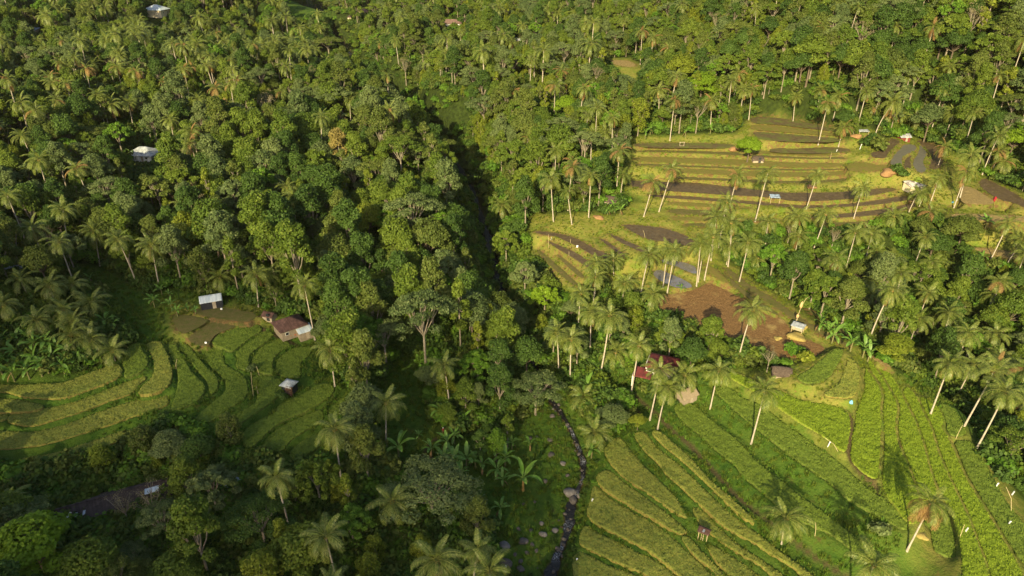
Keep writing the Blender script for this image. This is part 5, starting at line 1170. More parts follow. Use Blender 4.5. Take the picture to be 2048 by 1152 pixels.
def house(name, label, cat, px, py, yaw, w, l, hw, hr, kind, rmat, wmat, over=.45, door=True, windows=((-1, .3), (1, .3)), posts=False, stilt=0, z=None, wall=True):
    x, y, gzz, D = at(px, py, hw + stilt + hr * .45); root = link(name, None, loc=(x, y, gzz), rot=(0, 0, R(yaw))); root.empty_display_size = 1; tag(root, label, cat)
    b = stilt
    if wall:
        wl_ = link('wall', gable_walls(w, l, hw, hr, wmat, kind), parent=root, loc=(0, 0, b))
        if stilt: wl_.scale = (1, 1, 1); wl_.data = boxmesh('wall', [(0, 0, hw * .5, w, l, hw)], wmat)
        if door:
            d = link('door', boxmesh('door', [(w * .12, -l / 2 - .03, 1.0, .85, .07, 2.0)], W_WOOD if wmat is not W_WOOD else M_PANE), parent=root, loc=(0, 0, b))
            link('handle', boxmesh('handle', [(w * .12 + .32, -l / 2 - .09, 1.0, .06, .05, .14)], M_PANE), parent=d)
        for sx, sz in windows:
            wn_ = link('window', boxmesh('window', [(sx * w * .3, -l / 2 - .03, hw * .55, .95, .06, .85)], W_WHITE), parent=root, loc=(0, 0, b))
            link('pane', boxmesh('pane', [(sx * w * .3, -l / 2 - .07, hw * .55, .75, .03, .65)], M_PANE), parent=wn_)
            wn2 = link('window', boxmesh('window', [(w / 2 + .03, sx * l * .22, hw * .55, .06, .85, .8)], W_WHITE), parent=root, loc=(0, 0, b))
            link('pane', boxmesh('pane', [(w / 2 + .07, sx * l * .22, hw * .55, .03, .65, .6)], M_PANE), parent=wn2)
    r_ = link('roof', roof_mesh('roof', w, l, hr, kind, rmat, over), parent=root, loc=(0, 0, b + hw + .02))
    if kind == 'gable': link('ridge_cap', boxmesh('ridge_cap', [(0, 0, hr + .06, w + 2 * over, .3, .06)], rmat), parent=r_)
    if posts or stilt:
        for sx in (-1, 1):
            for sy in (-1, 1):
                ht = stilt if (stilt and wall) else stilt + hw
                link('post', POST(ht + .5), parent=root, loc=(sx * (w / 2 - .1), sy * (l / 2 - .1), -.5))
    return root
def POST(h, r=.07, mat=None):
    v, f = tube([(0, 0, 0), (.01, 0, h * .5), (0, 0, h)], [r * 1.1, r, r * .95], 6); me = np_mesh('post', v, f, True); me.materials.append(mat or M_BAMBOO); return me

# ------------------------------------------------------------------ houses and huts
fh = house('farmhouse', 'farmhouse with a rusty hipped iron roof above the green paddies', 'house', 578, 640, 38, 6.2, 5.6, 2.5, 1.6, 'hip', R_RUST, W_BEIGE)
house('annex', 'small beige annex with a half silver, half rusty roof beside the farmhouse', 'outbuilding', 608, 657, 35, 3.2, 2.6, 2.0, .5, 'shed', R_SILVER, W_BEIGE, .25, windows=())
house('wooden_shed', 'little wooden shed with a rusty gable roof uphill of the farmhouse', 'shed', 538, 627, -20, 2.8, 2.0, 1.2, .6, 'gable', R_RUST, W_WOOD, .25, windows=())
sh = house('shed', 'silver-roofed shed hung with dark sheeting on the fallow plots', 'shed', 421, 594, 22, 5.0, 3.6, 2.1, .9, 'gable', R_SILVER, W_DARK, .15, windows=())
link('wall_panel', boxmesh('wall_panel', [(2.56, -.6, 1.1, .08, 1.7, 2.2)], R_GREY), parent=sh); link('door_panel', boxmesh('door_panel', [(2.56, .9, 1.0, .07, 1.0, 1.9)], M_OFFER), parent=sh)
hh = house('field_hut', 'little field hut with a silver pyramid roof and straw hanging off its side', 'hut', 577, 763, -20, 2.4, 2.2, 1.9, .9, 'hip', R_GREY, W_DARK, .35, windows=(), posts=True)
for k in range(5): link('straw_bundle', roof_mesh('straw_bundle', 1.9, .5, .14, 'thatch', plain('brown_straw', (.13, .075, .05), (.22, .13, .09), 5, .95, .05, .8) if k == 0 else MATS['brown_straw'], 0), parent=hh, loc=(.9, -1.3 - .1 * k, 1.9 - .38 * k), rot=(R(-55), R(-12 + 6 * k), R(-8)))
lh = house('long_house', 'long dark-roofed house among the trees at the lower left', 'house', 216, 998, 25, 21, 5.6, 2.6, 1.5, 'gable', R_DARK, W_BEIGE)
for sx, ln in ((-1, 1), (1, 1)):
    link('gable_trim', boxmesh('gable_trim', [(0, 0, 0, .32, 2.6, .12)], W_WHITE), parent=lh, loc=(-7.2 + sx * .95, -2.6, 3.6), rot=(R(18), 0, R(-sx * 38)))
link('dormer_roof', roof_mesh('dormer_roof', 2.6, 2.6, 1.0, 'gable', R_DARK, .1), parent=lh, loc=(-7.2, -2.2, 3.2), rot=(0, 0, R(90)))
link('skylight', boxmesh('skylight', [(7.2, -1.2, 3.72, 2.3, 1.9, .08)], R_SILVER), parent=lh, rot=(0, 0, 0)).rotation_euler = (0, 0, 0)
for q, xx in enumerate((-4.8, -3.6)): link('pale_sheet', boxmesh('pale_sheet', [(xx, -1.45, 3.38, .4, 2.2, .03)], R_GREY), parent=lh)
house('outbuilding', 'blue-grey sheet-metal roof half hidden behind the pale flowering tree', 'outbuilding', 461, 952, -30, 5, 3.6, 2.2, .8, 'gable', R_BLUE, W_BEIGE)
rh = house('red_house', 'two-storey house with a red hipped roof behind the leaning palms', 'house', 1326, 718, -22, 5.8, 5.2, 4.6, 1.7, 'hip', R_RED, W_BEIGE, .6)
link('porch_roof', roof_mesh('porch_roof', 3.6, 2.6, .8, 'shed', R_RED, .2), parent=rh, loc=(-3.6, -3.4, 2.6), rot=(0, 0, 0))
link('porch_wall', boxmesh('porch_wall', [(-5.6, -3.4, 1.1, .2, 2.6, 3.0)], W_WHITE), parent=rh); link('upper_wall', boxmesh('upper_wall', [(-3.24, -.5, 3.9, .12, 3.6, 1.9)], W_WHITE), parent=rh)
f_ = link('upper_window', boxmesh('upper_window', [(-2.2, -2.96, 3.9, 1.6, .08, 1.2)], W_WHITE), parent=rh); link('pane', boxmesh('pane', [(-2.2, -3.02, 3.9, 1.3, .03, 1.0)], M_PANE), parent=f_)
house('tiled_house', 'small house with a pale beige tiled roof below the red-roofed house', 'house', 1374, 782, 30, 3.8, 2.8, 2.0, 1.0, 'gable', R_BEIGE, W_BEIGE, .35, windows=())
house('thatched_hut', 'low thatched hut with a beige wall above the lobe-shaped rice plot', 'hut', 1564, 738, -12, 3.6, 2.4, 1.0, 1.1, 'thatch', R_THATCH, W_BEIGE, .35, door=False, windows=())
house('stilt_hut', 'stilt hut with a white sheet roof at the edge of the stubble field', 'hut', 1597, 650, -38, 2.6, 1.8, 1.0, .25, 'shed', R_GREY, W_WOOD, .25, door=False, windows=(), stilt=1.2)
house('roofed_stand', 'open bamboo stand with a pale blue sheet roof on the long mud terrace', 'stand', 1550, 392, -3, 3.0, 1.9, 1.6, .5, 'shed', R_BLUE, W_WOOD, .1, stilt=.1, wall=False)
house('plank_hut', 'plank hut with a broken dark roof under the round bright tree', 'hut', 1516, 315, -6, 3.6, 2.6, 1.2, 1.0, 'thatch', R_THATCH, W_WOOD, .2, windows=())
house('patched_shed', 'shed with a patchy white roof and pale walls beside the upper terraces', 'shed', 1829, 367, 12, 5.2, 3.6, 1.9, .7, 'shed', R_PATCH, W_CREAM, .3, windows=())
house('pale_shelter', 'open shelter with a pale roof and a red side panel above the flooded plots', 'shelter', 1808, 270, 8, 3.8, 3.0, 1.8, .7, 'gable', R_GREY, W_RED, .4, windows=(), posts=True)
vh = house('white_house', 'white house with a hipped grey zinc roof on the shaded slope', 'house', 287, 299, -8, 9.0, 6.6, 2.6, 2.0, 'hip', R_GREY, W_WHITE, .8)
for q in range(4): link('column', POST(2.9, .14, W_WHITE), parent=vh, loc=(-4.3 + q * 1.5, -3.9, -.3))
link('porch_roof', roof_mesh('porch_roof', 4.0, 2.4, .5, 'shed', R_GREY, .2), parent=vh, loc=(5.6, -1.2, 1.9))
house('cream_house', 'cream house with a pale grey roof at the top edge of the picture', 'house', 312, 14, -10, 11, 9, 4.2, 2.4, 'hip', R_SILVER, W_CREAM, .9)
house('tin_roof_hut', 'tiny hut with a pale blue tin roof on the far upper slope', 'hut', 68, 58, -10, 4.5, 3.4, 2.2, .8, 'shed', R_BLUE, W_WOOD, .3, windows=())
house('brown_roof_house', 'white house with a brown tiled roof half hidden on the far hillside', 'house', 903, 42, -6, 13, 6.5, 2.6, 1.9, 'hip', R_BROWN, W_WHITE, .9)
house('small_shrine_house', 'small white hut with a dark conical roof beside the top clearing', 'hut', 699, 32, 0, 2.2, 2.2, 2.4, 1.4, 'hip', R_DARK, W_CREAM, .5, windows=())
house('pink_roof_house', 'house with a faded pink roof behind palms near the top of the ravine', 'house', 728, 20, 5, 6, 5, 2.8, 1.6, 'hip', R_BROWN, W_CREAM, .5)
house('grey_roof_hut', 'little grey-roofed hut among the clove trees', 'hut', 1037, 78, 0, 3.4, 3, 2.0, .8, 'shed', R_GREY, W_WOOD, .3, windows=())
house('grey_shed', 'grey shed roof in the shaded palms at the left edge', 'shed', 28, 534, 10, 4, 3, 2.0, .6, 'gable', R_GREY, W_WOOD, .3, windows=())
house('thatched_barn', 'dark thatched barn in the bananas above the mud terraces', 'barn', 1222, 396, -30, 4.2, 3.2, 1.8, 1.2, 'thatch', R_THATCH, W_WOOD, .3, windows=())
sm = house('paddy_stilt_hut', 'small stilt hut with a reddish striped roof standing in the ripe rice', 'hut', 1409, 1059, -32, 1.7, 1.25, .25, .3, 'gable', R_RUST, W_WOOD, .2, door=False, windows=(), stilt=1.5)
link('pale_sheet', boxmesh('pale_sheet', [(0, -.4, 2.03, .34, .85, .03)], R_GREY), parent=sm, rot=(0, 0, 0)); link('ladder', boxmesh('ladder', [(-.2, -.75, .75, .06, .06, 1.7), (.15, -.75, .75, .06, .06, 1.7), (0, -.75, .5, .4, .05, .05), (0, -.75, 1.0, .4, .05, .05)], M_BAMBOO), parent=sm)
house('bench_shelter', 'low open shelter among the palms behind the upper terraces', 'shelter', 1727, 261, 0, 3.4, 1.6, 1.0, .3, 'shed', R_GREY, W_WOOD, .2, stilt=.1, wall=False)
def simple(name, me, mat, loc, label, cat, rot=(0, 0, 0), group=None, scale=None):
    return tag(link(name, me, mat, loc=loc, rot=rot, scale=scale), label, cat, group)
x, y, z, D = at(1363, 296); tr = link('wooden_trestle', None, loc=(x, y, z)); tag(tr, 'pale wooden trestle standing at the edge of the top mud strip', 'trestle')
for sx in (-.75, .75): link('post', POST(2.2, .09, W_WOOD), parent=tr, loc=(sx, 0, -.1))
link('top_rail', boxmesh('top_rail', [(0, 0, 2.1, 2.0, .18, .14)], W_WOOD), parent=tr); link('lower_rail', boxmesh('lower_rail', [(0, 0, .8, 1.5, .12, .1)], W_WOOD), parent=tr)
# log bridge
x, y, z, D = at(1120, 776); br = link('log_bridge', None, loc=(x, y, z + .3), rot=(0, 0, R(12))); tag(br, 'rough bridge of old logs and earth crossing the stream', 'bridge')
for q, dy in enumerate((-.35, .1, .5)):
    v, f = tube([(-5.2, dy, .1), (0, dy + .1, .3), (4.6, dy, .35), (6.6, dy + .6, .5)], [.24, .22, .2, .15], 7); me = np_mesh('log', v, f, True); me.materials.append(M_LOG); link('log', me, parent=br)
for q in range(14): link('plank', boxmesh('plank', [(-4.6 + q * .68, .1 + .05 * (q % 3), .55, .5, 1.5, .07)], M_LOG), parent=br, rot=(0, 0, R((q * 37) % 9 - 4) * .3))
# offering pole
x, y, z, D = at(1592, 646); pj_ = link('offering_pole', None, loc=(x, y, z)); tag(pj_, 'tall curved bamboo offering pole with a woven pendant beside the white-roofed stilt hut', 'bamboo pole')
v, f = tube([(0, 0, -.2), (.1, 0, 2.5), (.4, 0, 5), (1.1, 0, 7), (2.1, 0, 7.9), (2.6, 0, 7.4)], [.08, .07, .06, .05, .03, .02], 6); me = np_mesh('pole', v, f, True); me.materials.append(M_BAMBOO); link('pole', me, parent=pj_)
v, f = tube([(.4, 0, 6.2), (.3, 0, 5.6), (.28, 0, 5.0), (.3, 0, 4.4), (.3, 0, 4.2)], [.1, .3, .42, .25, .02], 8); me = np_mesh('pendant', v, f); me.materials.append(M_OFFER); link('pendant', me, parent=pj_)
v, f = tube([(-.4, 0, -.1), (0, 0, 1.2), (.35, .1, 2.2)], [.09, .08, .07], 6); me = np_mesh('prop', v, f); me.materials.append(W_WOOD); link('prop', me, parent=pj_)
v, f = tube([(0, 0, 1.4), (0, 0, 1.7), (0, 0, 2.3), (0, 0, 2.6)], [.1, .35, .38, .1], 8); me = np_mesh('offering_basket', v, f); me.materials.append(M_OFFER); link('offering_basket', me, parent=pj_)
# field poles and strips of cloth
POLES = [(1677,903,1649,875,0,'long bamboo pole leaning over the end of the earthen ditch'),(1917,1080,1929,1049,1,'thin pole with a white strip beside the dark rice patch'),(2023,1024,2012,974,1,'curved bamboo pole with a white strip on the outer terrace'),(1630,1072,1631,1045,0,'upright stake at the edge of the long green rice band'),
 (1911,878,1925,850,0,'thin bamboo stake beside the grey leaning trunk'),(507,792,502,744,0,'upright bamboo stake beside the sapling in the green paddies'),(519,752,513,732,0,'slanting dry stake between the third and fourth green paddies'),(352,738,354,718,0,'forked dead twig beside the tall curved paddy'),(1141,486,1141,478,0,'short stake in the upper curved mud terrace'),(1138,512,1138,503,0,'short stake in the lower curved mud terrace'),
 (1290,475,1286,460,0,'thin stake in the large mud pond'),(1097,496,1097,468,1,'pole with a pale tuft at the left end of the curved mud terraces'),(1660,320,1663,305,0,'thin stake on the upper terraces near the white strips')]
for i, (bx0, by0, tx0, ty0, fl, lab) in enumerate(POLES):
    x, y, z, D = at(bx0, by0); r = ray(tx0, ty0); Dc = y / r[1]; tx1 = r[0] * Dc - x; h = CAMZ + r[2] * Dc - z
    root = link('field_pole', None, loc=(x, y, z)); tag(root, lab, 'pole', 'poles standing in the fields')
    v, f = tube([(0, 0, -.2), (tx1 * .4, 0, h * .55), (tx1, 0, h)], [.055, .045, .03], 5); me = np_mesh('pole', v, f, True); me.materials.append(M_BAMBOO); link('pole', me, parent=root)
    if fl: link('cloth_strip', boxmesh('cloth_strip', [(tx1 * .8 + .2, 0, h * .7, .05, .22, .9)], M_CLOTHW), parent=root, rot=(0, R(12), 0))
for px, py, h, lab in ((1655,894,1.4,'white cloth strip on a short stick below the green wedge paddy'),(1990,976,1.3,'white cloth strip at the edge of the outermost terraces'),(2015,1051,1.1,'small white cloth strip low on the outermost terrace'),(1183,1005,1.0,'white stick in the ripe rice beside the big boulder'),(1152,1123,.8,'white stick in the lowest ripe rice by the stream'),
    (1719,299,2.0,'tall white cloth strip beside the dark bush on the upper terraces'),(1672,305,1.0,'short white cloth strip on the mud strip of the upper terraces'),(1154,495,.7,'white bag on the grass bund of the curved mud terraces'),(412,688,.5,'white plastic sheet on the fallow plot'),(443,620,.5,'white sack lying near the silver-roofed shed'),(1912,404,.8,'white sack beside the drying straw')):
    x, y, z, D = at(px, py); simple('white_strip', boxmesh('white_strip', [(0, 0, h * .5, .14 if h > .75 else .5, .12, h), (.05, 0, h * .9, .26, .1, .2)], M_CLOTHW), None, (x, y, z), lab, 'cloth', (0, R(8), 0))
def lump(name, rx, ry, rz, seed, mat, amp=.22, sub=3):
    bm = bmesh.new(); bmesh.ops.create_icosphere(bm, subdivisions=sub, radius=1); r = random.Random(seed); ph = [r.uniform(0, 6.28) for _ in range(9)]
    for v in bm.verts:
        p = v.co; n = math.sin(p.x * 2.3 + ph[0]) * math.sin(p.y * 2.7 + ph[1]) + .6 * math.sin(p.z * 3.7 + p.x * 2 + ph[2]) + .35 * math.sin(p.x * 6 + ph[3]) * math.sin(p.y * 7 + ph[4]) * math.sin(p.z * 6 + ph[5])
        k = 1 + amp * n; v.co = Vector((p.x * rx * k, p.y * ry * k, p.z * rz * k))
    me = bpy.data.meshes.new(name); bm.to_mesh(me); bm.free(); me.polygons.foreach_set('use_smooth', np.ones(len(me.polygons), bool)); me.materials.append(mat); return me
x, y, z, D = at(1701, 808); simple('blue_cloth', lump('blue_cloth', .45, .4, .5, 4, M_CLOTHB, .35, 2), None, (x, y, z + .4), 'small light blue cloth hanging at the tip of the rice plot with rows', 'cloth')
x, y, z, D = at(1988, 403); simple('red_bundle', lump('red_bundle', .5, .4, .75, 5, M_CLOTHR, .3, 2), None, (x, y, z + .7), 'dark red cloth bundle standing beside the drying straw', 'bundle')
x, y, z, D = at(1905, 406); simple('blue_bag', lump('blue_bag', .4, .3, .3, 6, M_CLOTHB, .3, 2), None, (x, y, z + .25), 'pale blue bag lying beside the drying straw', 'bag')
HEAPS = [(1592,676,2.2,M_HEAP,'large yellow straw heap in front of the white-roofed stilt hut'),(1607,656,1.1,M_HEAP,'small straw heap behind the white-roofed stilt hut'),(1556,678,1.1,M_HEAP,'low straw heap left of the large one on the stubble field'),(1776,347,3.0,M_HEAPO,'big heap of orange husks on the upper terraces'),(1800,347,1.0,M_HEAP,'small pale heap beside the orange husks'),
 (1466,299,1.8,M_HEAPO,'reddish heap on the mud strip left of the round bright tree'),(1622,375,1.5,M_HEAPO,'reddish heap on the bank above the long mud terrace'),(1713,273,1.8,M_HEAPO,'orange heap behind the dark bush on the upper terraces'),(1733,275,1.2,M_HEAPO,'smaller orange heap behind the dark bush'),(1197,436,1.8,M_HEAPO,'pinkish heap of husks under the palms above the mud terraces'),(1820,103+300,.9,M_HEAPO,'little brown heap at the end of the lower mud strip'),
 (1831,950+152,1.1,M_HEAP,'brown heap at the foot of the orange-fronded palm')]
for i, (px, py, s, m, lab) in enumerate(HEAPS):
    if py > 1090: px, py = 2013 - 0, 0
    if py == 0: px, py = 1843, 1073
    x, y, z, D = at(px, py); simple('straw_heap', lump('straw_heap', s, s * .8, s * .42, i + 30, m, .25), None, (x, y, z + s * .08), lab, 'heap', group='heaps of straw and husks')
x, y, z, D = at(588, 672)
ob = link('flowering_bush', None, loc=(x, y, z)); tag(ob, 'bush covered in orange blossom in front of the farmhouse', 'bush')
link('foliage', bush_mesh(77, L_MID, 260, .25, 2.0), parent=ob, scale=1.1); link('blossom', bush_mesh(77, L_BLOSSOM, 500, .28, 2.2), parent=ob, scale=1.22)
for px, py, s, m, lab in ((1755,300,3.2,L_OLIVE,'dark spreading bush at the left of the flooded plots'),(1735,290,2.6,L_DARK,'darkest bush beside the tall white cloth strip'),(1800,352,2.2,L_DARK,'dark bush at the foot of the flooded plots'),(1590,708,1.8,L_BRIGHT,'bright bush right of the bare broom-like tree'),(1612,722,1.6,L_CLOVE,'brownish bush beside the thatched hut'),(1760,1068,1.5,L_GREY,'low blue-green bush on the bank left of the leaning orange palm'),
    (563,800,1.1,L_DARK,'dark low bush beside the straw-hung hut'),(1345,808,.9,L_DARK,'small dark shrub below the beige tiled house'),(505,862-120,.9,L_GREY,'pale weedy patch between the green paddies'),(1500,720,2.0,L_MID,'green bush at the near rim of the stubble field'),(1390,700,2.2,L_MID,'thick green bush right of the red-roofed house')):
    x, y, z, D = at(px, py); simple('bush', bush_mesh(int(px), m, 520, .3, 1.6), None, (x, y, z), lab, 'bush', scale=s)
# boulders
RK = [lump('rock', .32, .26, .2, 90 + q, M_ROCK, .2, 2) for q in range(3)]; rx_, ry_, rz_ = [], [], []
for i in range(len(SW) - 8):
    for _ in range(4):
        q = rng.random(); P_ = SW[i] * (1 - q) + SW[i + 1] * q; rx_.append(P_[0] + rng.gauss(0, 1) * STREAM_W[i] * .42); ry_.append(P_[1] + rng.gauss(0, .4)); rz_.append(SZ[i] * (1 - q) + SZ[i + 1] * q - .12)
scatter('stream_rubble', np.stack([rx_, ry_, rz_], 1), nrg.uniform(0, 6.28, len(rx_)), nrg.uniform(.4, 1.5, len(rx_)), RK, 'small wet rocks and rubble lying in the stream bed')
BOULD = [(1140,982,1.25,1,'biggest boulder, pale and rounded, at the head of the still pool'),(1146,999,1.0,0,'dark wet boulder just below the biggest one'),(1126,926,.62,1,'pale boulder on the meadow upstream of the biggest one'),(1135,950,.42,0,'dark stone between the meadow boulder and the biggest one'),(1091,961,.5,0,'dark stone alone on the meadow level with the biggest boulder'),(1083,1046,.5,1,'upright pale stone below the lone banana plant'),
 (1086,1067,.72,1,'round boulder in the middle of the lower meadow'),(1062,1060,.42,0,'small stone left of the round boulder'),(1037,1057,.4,0,'stone left of two others on the lower meadow'),(1110,1060,.6,1,'boulder on the bank next to the foaming bend'),(1123,1055,.35,2,'rust-coloured stone at the water edge'),(1008,1089,.95,1,'large rounded boulder left of the scattered stones'),(1046,1080,.9,0,'flat broad boulder on the lower meadow'),
 (1064,1088,.45,0,'small bluish stone right of the flat broad boulder'),(1054,1104,.45,0,'stone below the flat broad boulder'),(1073,1100,.4,0,'stone halfway between the flat boulder and the water'),(1030,1108,.35,0,'small stone above the painted boulder'),(1041,1136,.65,0,'boulder near the bottom edge right of the painted one'),(1041,1122,.45,0,'small boulder just above the one near the bottom edge'),
 (1069,1003,.35,0,'small stone right of the lone banana plant'),(1048,1008,.4,0,'stone at the foot of the lone banana plant'),(1061,875,.45,0,'small stone at the upper left of the meadow boulders'),(1074,873,.4,0,'second small stone at the upper left of the meadow boulders'),(1100,878,.7,0,'reddish flat boulder on the upper meadow'),(1102,907,.85,0,'dark layered boulder on the upper meadow'),
 (1106,817,.35,1,'pale stone in the water just below the log bridge'),(1105,831,.6,0,'brown boulder on the bank below the log bridge'),(1111,822,.28,1,'smaller pale stone in the water below the log bridge'),(1158,991,.6,1,'foam-washed boulder beside the biggest one'),(1137,1068,.35,0,'wet stone in the foaming bend'),(1165,940,.3,0,'wet stone in the narrow run'),(1150,900,.3,0,'dark stone in the rapids near the low palm'),(1170,925,.35,1,'pale stone in the rapids beside the banana')]
for i, (px, py, s, m, lab) in enumerate(BOULD):
    x, y, z, D = at(px, py + s * 4); fl = .45 if 'flat' in lab or 'layered' in lab else .72
    simple('boulder', lump('boulder', s * 1.05, s * .85, s * fl, i + 60, [M_ROCK, M_ROCKP, M_ROCKO][m], .16), None, (x, y, z + s * fl * .35), lab, 'boulder', (0, 0, i * 1.1), 'boulders on the stream meadow')
x, y, z, D = at(1010, 1131); pb = link('painted_boulder', lump('painted_boulder', 1.25, 1.0, .95, 5, M_ROCK, .10), loc=(x, y, z + .35)); tag(pb, 'boulder with white hand-painted marks near the bottom edge', 'boulder')
from mathutils.bvhtree import BVHTree
bt = BVHTree.FromPolygons([v.co for v in pb.data.vertices], [p.vertices[:] for p in pb.data.polygons])
def stroke(pts_, w=.05):
    bag = Bag(); P = []
    for (u_, v_) in pts_:
        h_ = bt.ray_cast(Vector((u_, -3, v_ + 1.6)), Vector((0, 1, -.53)).normalized())
        if h_[0] is not None: P.append(h_[0] + h_[1] * .015)
    v, f = tube(P, [w] * len(P), 5); bag.add(v, f); me = bag.mesh('painted_stroke'); me.materials.append(M_PAINTW); link('painted_stroke', me, parent=pb)
stroke([(-.28,.10),(-.42,.04),(-.50,-.10),(-.46,-.26),(-.40,-.42),(-.33,-.56)], .055)
stroke([(-.24,-.12),(-.16,-.22),(-.14,-.38),(-.16,-.56),(-.06,-.46),(-.02,-.34)], .055)
stroke([(-.06,-.02),(-.02,.14),(.10,.22),(.22,.18),(.26,.02),(.28,-.14),(.26,-.32)], .05)
stroke([(.02,.06),(.14,.04),(.08,-.10),(.0,-.22),(.02,-.38)], .045)

# ------------------------------------------------------------------ people and the motorbike
def figure(name, root, joints, edges, radii, mat, loc=(0, 0, 0)):
    me = bpy.data.meshes.new(name); me.from_pydata(joints, edges, []); o = link(name, me, mat, root)
    sk = o.modifiers.new('skin', 'SKIN'); sl = me.skin_vertices[0] if me.skin_vertices else None
    if sl is None:
        bpy.context.view_layer.objects.active = o; me.update()
    for i, v in enumerate(o.data.skin_vertices[0].data): v.radius = (radii[i],) * 2; v.use_root = (i == 0)
    o.modifiers.new('sub', 'SUBSURF').levels = 1; o.modifiers['sub'].render_levels = 2
    return o
def person(px, py, label, shirt, trousers, hair=M_HAIR, sit=False, yaw=0, loc=None):
    if loc is None: x, y, z, D = at(px, py); loc = (x, y, z)
    root = link('person', None, loc=loc, rot=(0, 0, yaw)); tag(root, label, 'person')
    if sit: J = [(0,0,.82),(0,.02,1.05),(0,0,1.32),(0,0,1.44),(0,-.03,1.58),(.19,0,1.32),(.27,-.16,1.1),(.26,-.42,1.04),(-.19,0,1.32),(-.27,-.16,1.1),(-.26,-.42,1.04),(.12,-.05,.8),(.2,-.42,.72),(.2,-.38,.34),(.2,-.5,.3),(-.12,-.05,.8),(-.2,-.42,.72),(-.2,-.38,.34),(-.2,-.5,.3)]
    else: J = [(0,0,.9),(0,.01,1.15),(0,0,1.4),(0,0,1.5),(0,-.02,1.64),(.2,0,1.4),(.26,.02,1.12),(.25,-.1,.88),(-.2,0,1.4),(-.26,0,1.12),(-.27,.06,.87),(.1,0,.86),(.12,-.1,.48),(.12,-.02,.06),(.12,-.16,.03),(-.1,0,.86),(-.11,.1,.48),(-.12,.22,.08),(-.12,.08,.03)]
    E = [(0,1),(1,2),(2,3),(3,4),(2,5),(5,6),(6,7),(2,8),(8,9),(9,10),(0,11),(11,12),(12,13),(13,14),(0,15),(15,16),(16,17),(17,18)]
    rd = [.14,.13,.15,.055,.10,.07,.05,.035,.07,.05,.035,.10,.075,.045,.04,.10,.075,.045,.04]
    try:
        figure('body', root, J, E, rd, M_SKIN)
        figure('shirt', root, [J[i] for i in (0,1,2,5,6,8,9)], [(0,1),(1,2),(2,3),(3,4),(2,5),(5,6)], [.16,.155,.17,.09,.07,.09,.07], shirt)
        figure('trousers', root, [J[i] for i in (0,11,12,13,15,16,17)], [(0,1),(1,2),(2,3),(0,4),(4,5),(5,6)], [.155,.115,.09,.06,.115,.09,.06], trousers)
    except Exception as e: print('skin', e)
    link('hair', lump('hair', .115, .125, .10, 3, hair, .05, 2), parent=root, loc=(J[4][0], J[4][1] + .02, J[4][2] + .06))
    link('nose', lump('nose', .018, .025, .025, 3, M_SKIN, .05, 1), parent=root, loc=(J[4][0], J[4][1] - .105, J[4][2] - .01))
    return root
person(887, 868, 'person in a red top with a white head cloth walking on the meadow track', M_CLOTHR, M_SKIN, M_CLOTHW, yaw=.6)
x, y, z, D = at(837, 930); mb = link('motorbike', None, loc=(x, y, z), rot=(0, 0, R(-60))); tag(mb, 'dark motorbike carrying two riders at the lower end of the meadow track', 'motorbike')
def ring(name, Rr, r, mat):
    v, f = [], []
    for i in range(18):
        for j in range(6):
            a, b = i * math.pi / 9, j * math.pi / 3; v.append(((Rr + r * math.cos(b)) * math.cos(a), r * math.sin(b), (Rr + r * math.cos(b)) * math.sin(a)))
            f.append((i * 6 + j, i * 6 + (j + 1) % 6, ((i + 1) % 18) * 6 + (j + 1) % 6, ((i + 1) % 18) * 6 + j))
    me = np_mesh(name, v, f, True); me.materials.append(mat); return me
for xx in (-.62, .62):
    w = link('wheel', ring('wheel', .27, .05, M_BLACK), parent=mb, loc=(xx, 0, .3)); link('spoke', boxmesh('spoke', [(0, 0, 0, .5, .02, .03), (0, 0, 0, .03, .02, .5)], R_SILVER), parent=w)
v, f = tube([(-.75, 0, .7), (-.3, 0, .75), (.1, 0, .62), (.35, 0, .75), (.55, 0, .95)], [.07, .15, .17, .12, .07], 8); me = np_mesh('body', v, f, True); me.materials.append(M_CLOTHR); link('body', me, parent=mb)
link('seat', boxmesh('seat', [(-.35, 0, .86, .8, .24, .1)], M_BLACK), parent=mb); link('handlebar', boxmesh('handlebar', [(.45, 0, 1.02, .05, .62, .05)], M_BLACK), parent=mb); link('fork', boxmesh('fork', [(.57, .07, .6, .05, .04, .7), (.57, -.07, .6, .05, .04, .7)], R_SILVER), parent=mb); link('headlight', lump('headlight', .08, .1, .09, 2, R_SILVER, .02, 2), parent=mb, loc=(.6, 0, .9))
for k, (sx, sh_, lab) in enumerate(((-.12, plain('navy_cloth', (.02, .025, .05), (.03, .035, .07), 2), 'rider in dark clothes steering the motorbike'), (-.55, M_CLOTHR, 'passenger in a red top sitting behind the motorbike rider'))):
    a = R(-60); person(0, 0, lab, sh_, MATS['navy_cloth'], sit=True, yaw=a + R(90), loc=(x + sx * math.cos(a), y + sx * math.sin(a), z + .02))

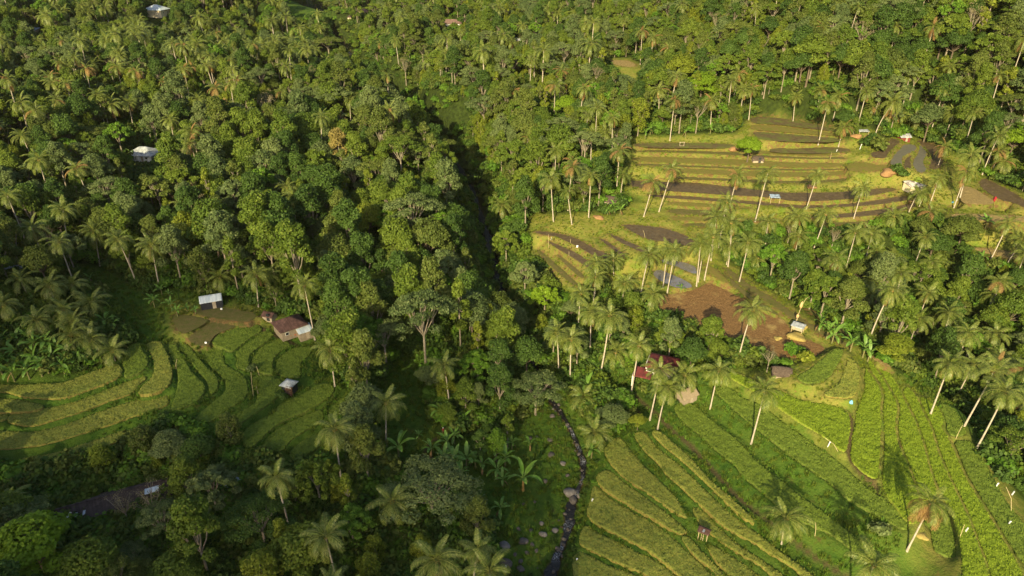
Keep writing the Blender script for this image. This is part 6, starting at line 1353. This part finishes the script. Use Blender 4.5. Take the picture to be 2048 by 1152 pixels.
# footpaths that can be seen as things of their own lie in the ground; the sky is the world
# ------------------------------------------------------------------ unseen cloud towards the sun, outlined and thinned to shade the lower valley
t = NT('cloud_white'); M_CLOUD = t.done((.85, .86, .9), 1, 0)
SHADE = [(-150,200),(110,210),(220,280),(370,370),(500,430),(650,480),(780,520),(860,585),(1000,650),(1060,705),(1140,785),(1290,830),(1400,900),(1480,980),(1560,1070),(1620,1150),(1640,1185),(-150,1185)]
SW_ = np.array([at(max(-150, x), min(y, 1185))[:2] for x, y in SHADE]); SW_[-2] = SW_[-2] + (0, -60); SW_[-1] = SW_[-1] + (-30, -60); SW_[0] += (-40, 0)
SW_ = np.concatenate([SW_[:-2], [[38, 30], [-190, 30]]])
lo, hi = SW_.min(0), SW_.max(0); bm = bmesh.new(); made = 0; r = random.Random(5); LC = 2300
side_v = Vector((math.cos(SUN_AZ), -math.sin(SUN_AZ), 0)); up_v = to_sun.cross(side_v) * -1
while made < 2300:
    gx_, gy_ = r.uniform(lo[0], hi[0]), r.uniform(lo[1], hi[1]); X_, Y_ = np.array([gx_]), np.array([gy_])
    if not inside(X_, Y_, SW_)[0]: continue
    d = seg_dist(X_, Y_, SW_)[0]
    thin = .27 if (gx_ < -12 and 95 < gy_ < 175) or gx_ > -26 and gy_ < 140 else 1
    if r.random() > thin * min(1, .25 + d / 30): continue
    s = r.uniform(1.6, 3.1) + (min(d * .04, 2.5) if thin > .9 else 0)
    c = Vector((gx_, gy_, 8)) + to_sun * (LC + r.uniform(-60, 60))
    ret = bmesh.ops.create_icosphere(bm, subdivisions=1, radius=s)
    for v in ret['verts']:
        n = 1 + .22 * math.sin(v.co.x * .9 + gx_) * math.sin(v.co.y * .8 + gy_) + .12 * math.sin(v.co.z * 1.4); v.co = Vector((v.co.x * 1.5, v.co.y * 1.3, v.co.z * .85)) * n + c
    made += 1
me = bpy.data.meshes.new('cloud'); bm.to_mesh(me); bm.free(); me.polygons.foreach_set('use_smooth', np.ones(len(me.polygons), bool)); me.materials.append(M_CLOUD)
tag(link('cloud', me), 'unseen cloud of puffs towards the low sun, shaped to shade the lower valley', kind='structure')

# ------------------------------------------------------------------ the air of the valley
hz = bpy.data.materials.new('valley_air'); hz.use_nodes = True; hn = hz.node_tree.nodes; hn.remove(hn['Principled BSDF'])
pv = hn.new('ShaderNodeVolumePrincipled'); pv.inputs['Color'].default_value = (1.0, .95, .82, 1); pv.inputs['Density'].default_value = .00003; pv.inputs['Anisotropy'].default_value = .2
hz.node_tree.links.new(pv.outputs[0], hn['Material Output'].inputs['Volume'])
zt = max(112.0, float(GRID.max()) + 22.0)
hb = boxmesh('haze', [(0, 320, (zt - 60) / 2, 1000, 900, zt + 60)], hz)
tag(link('haze', hb), 'thin warm haze filling the valley air', kind='stuff')
scene.cycles.volume_bounces = 1; scene.cycles.volume_step_rate = 4
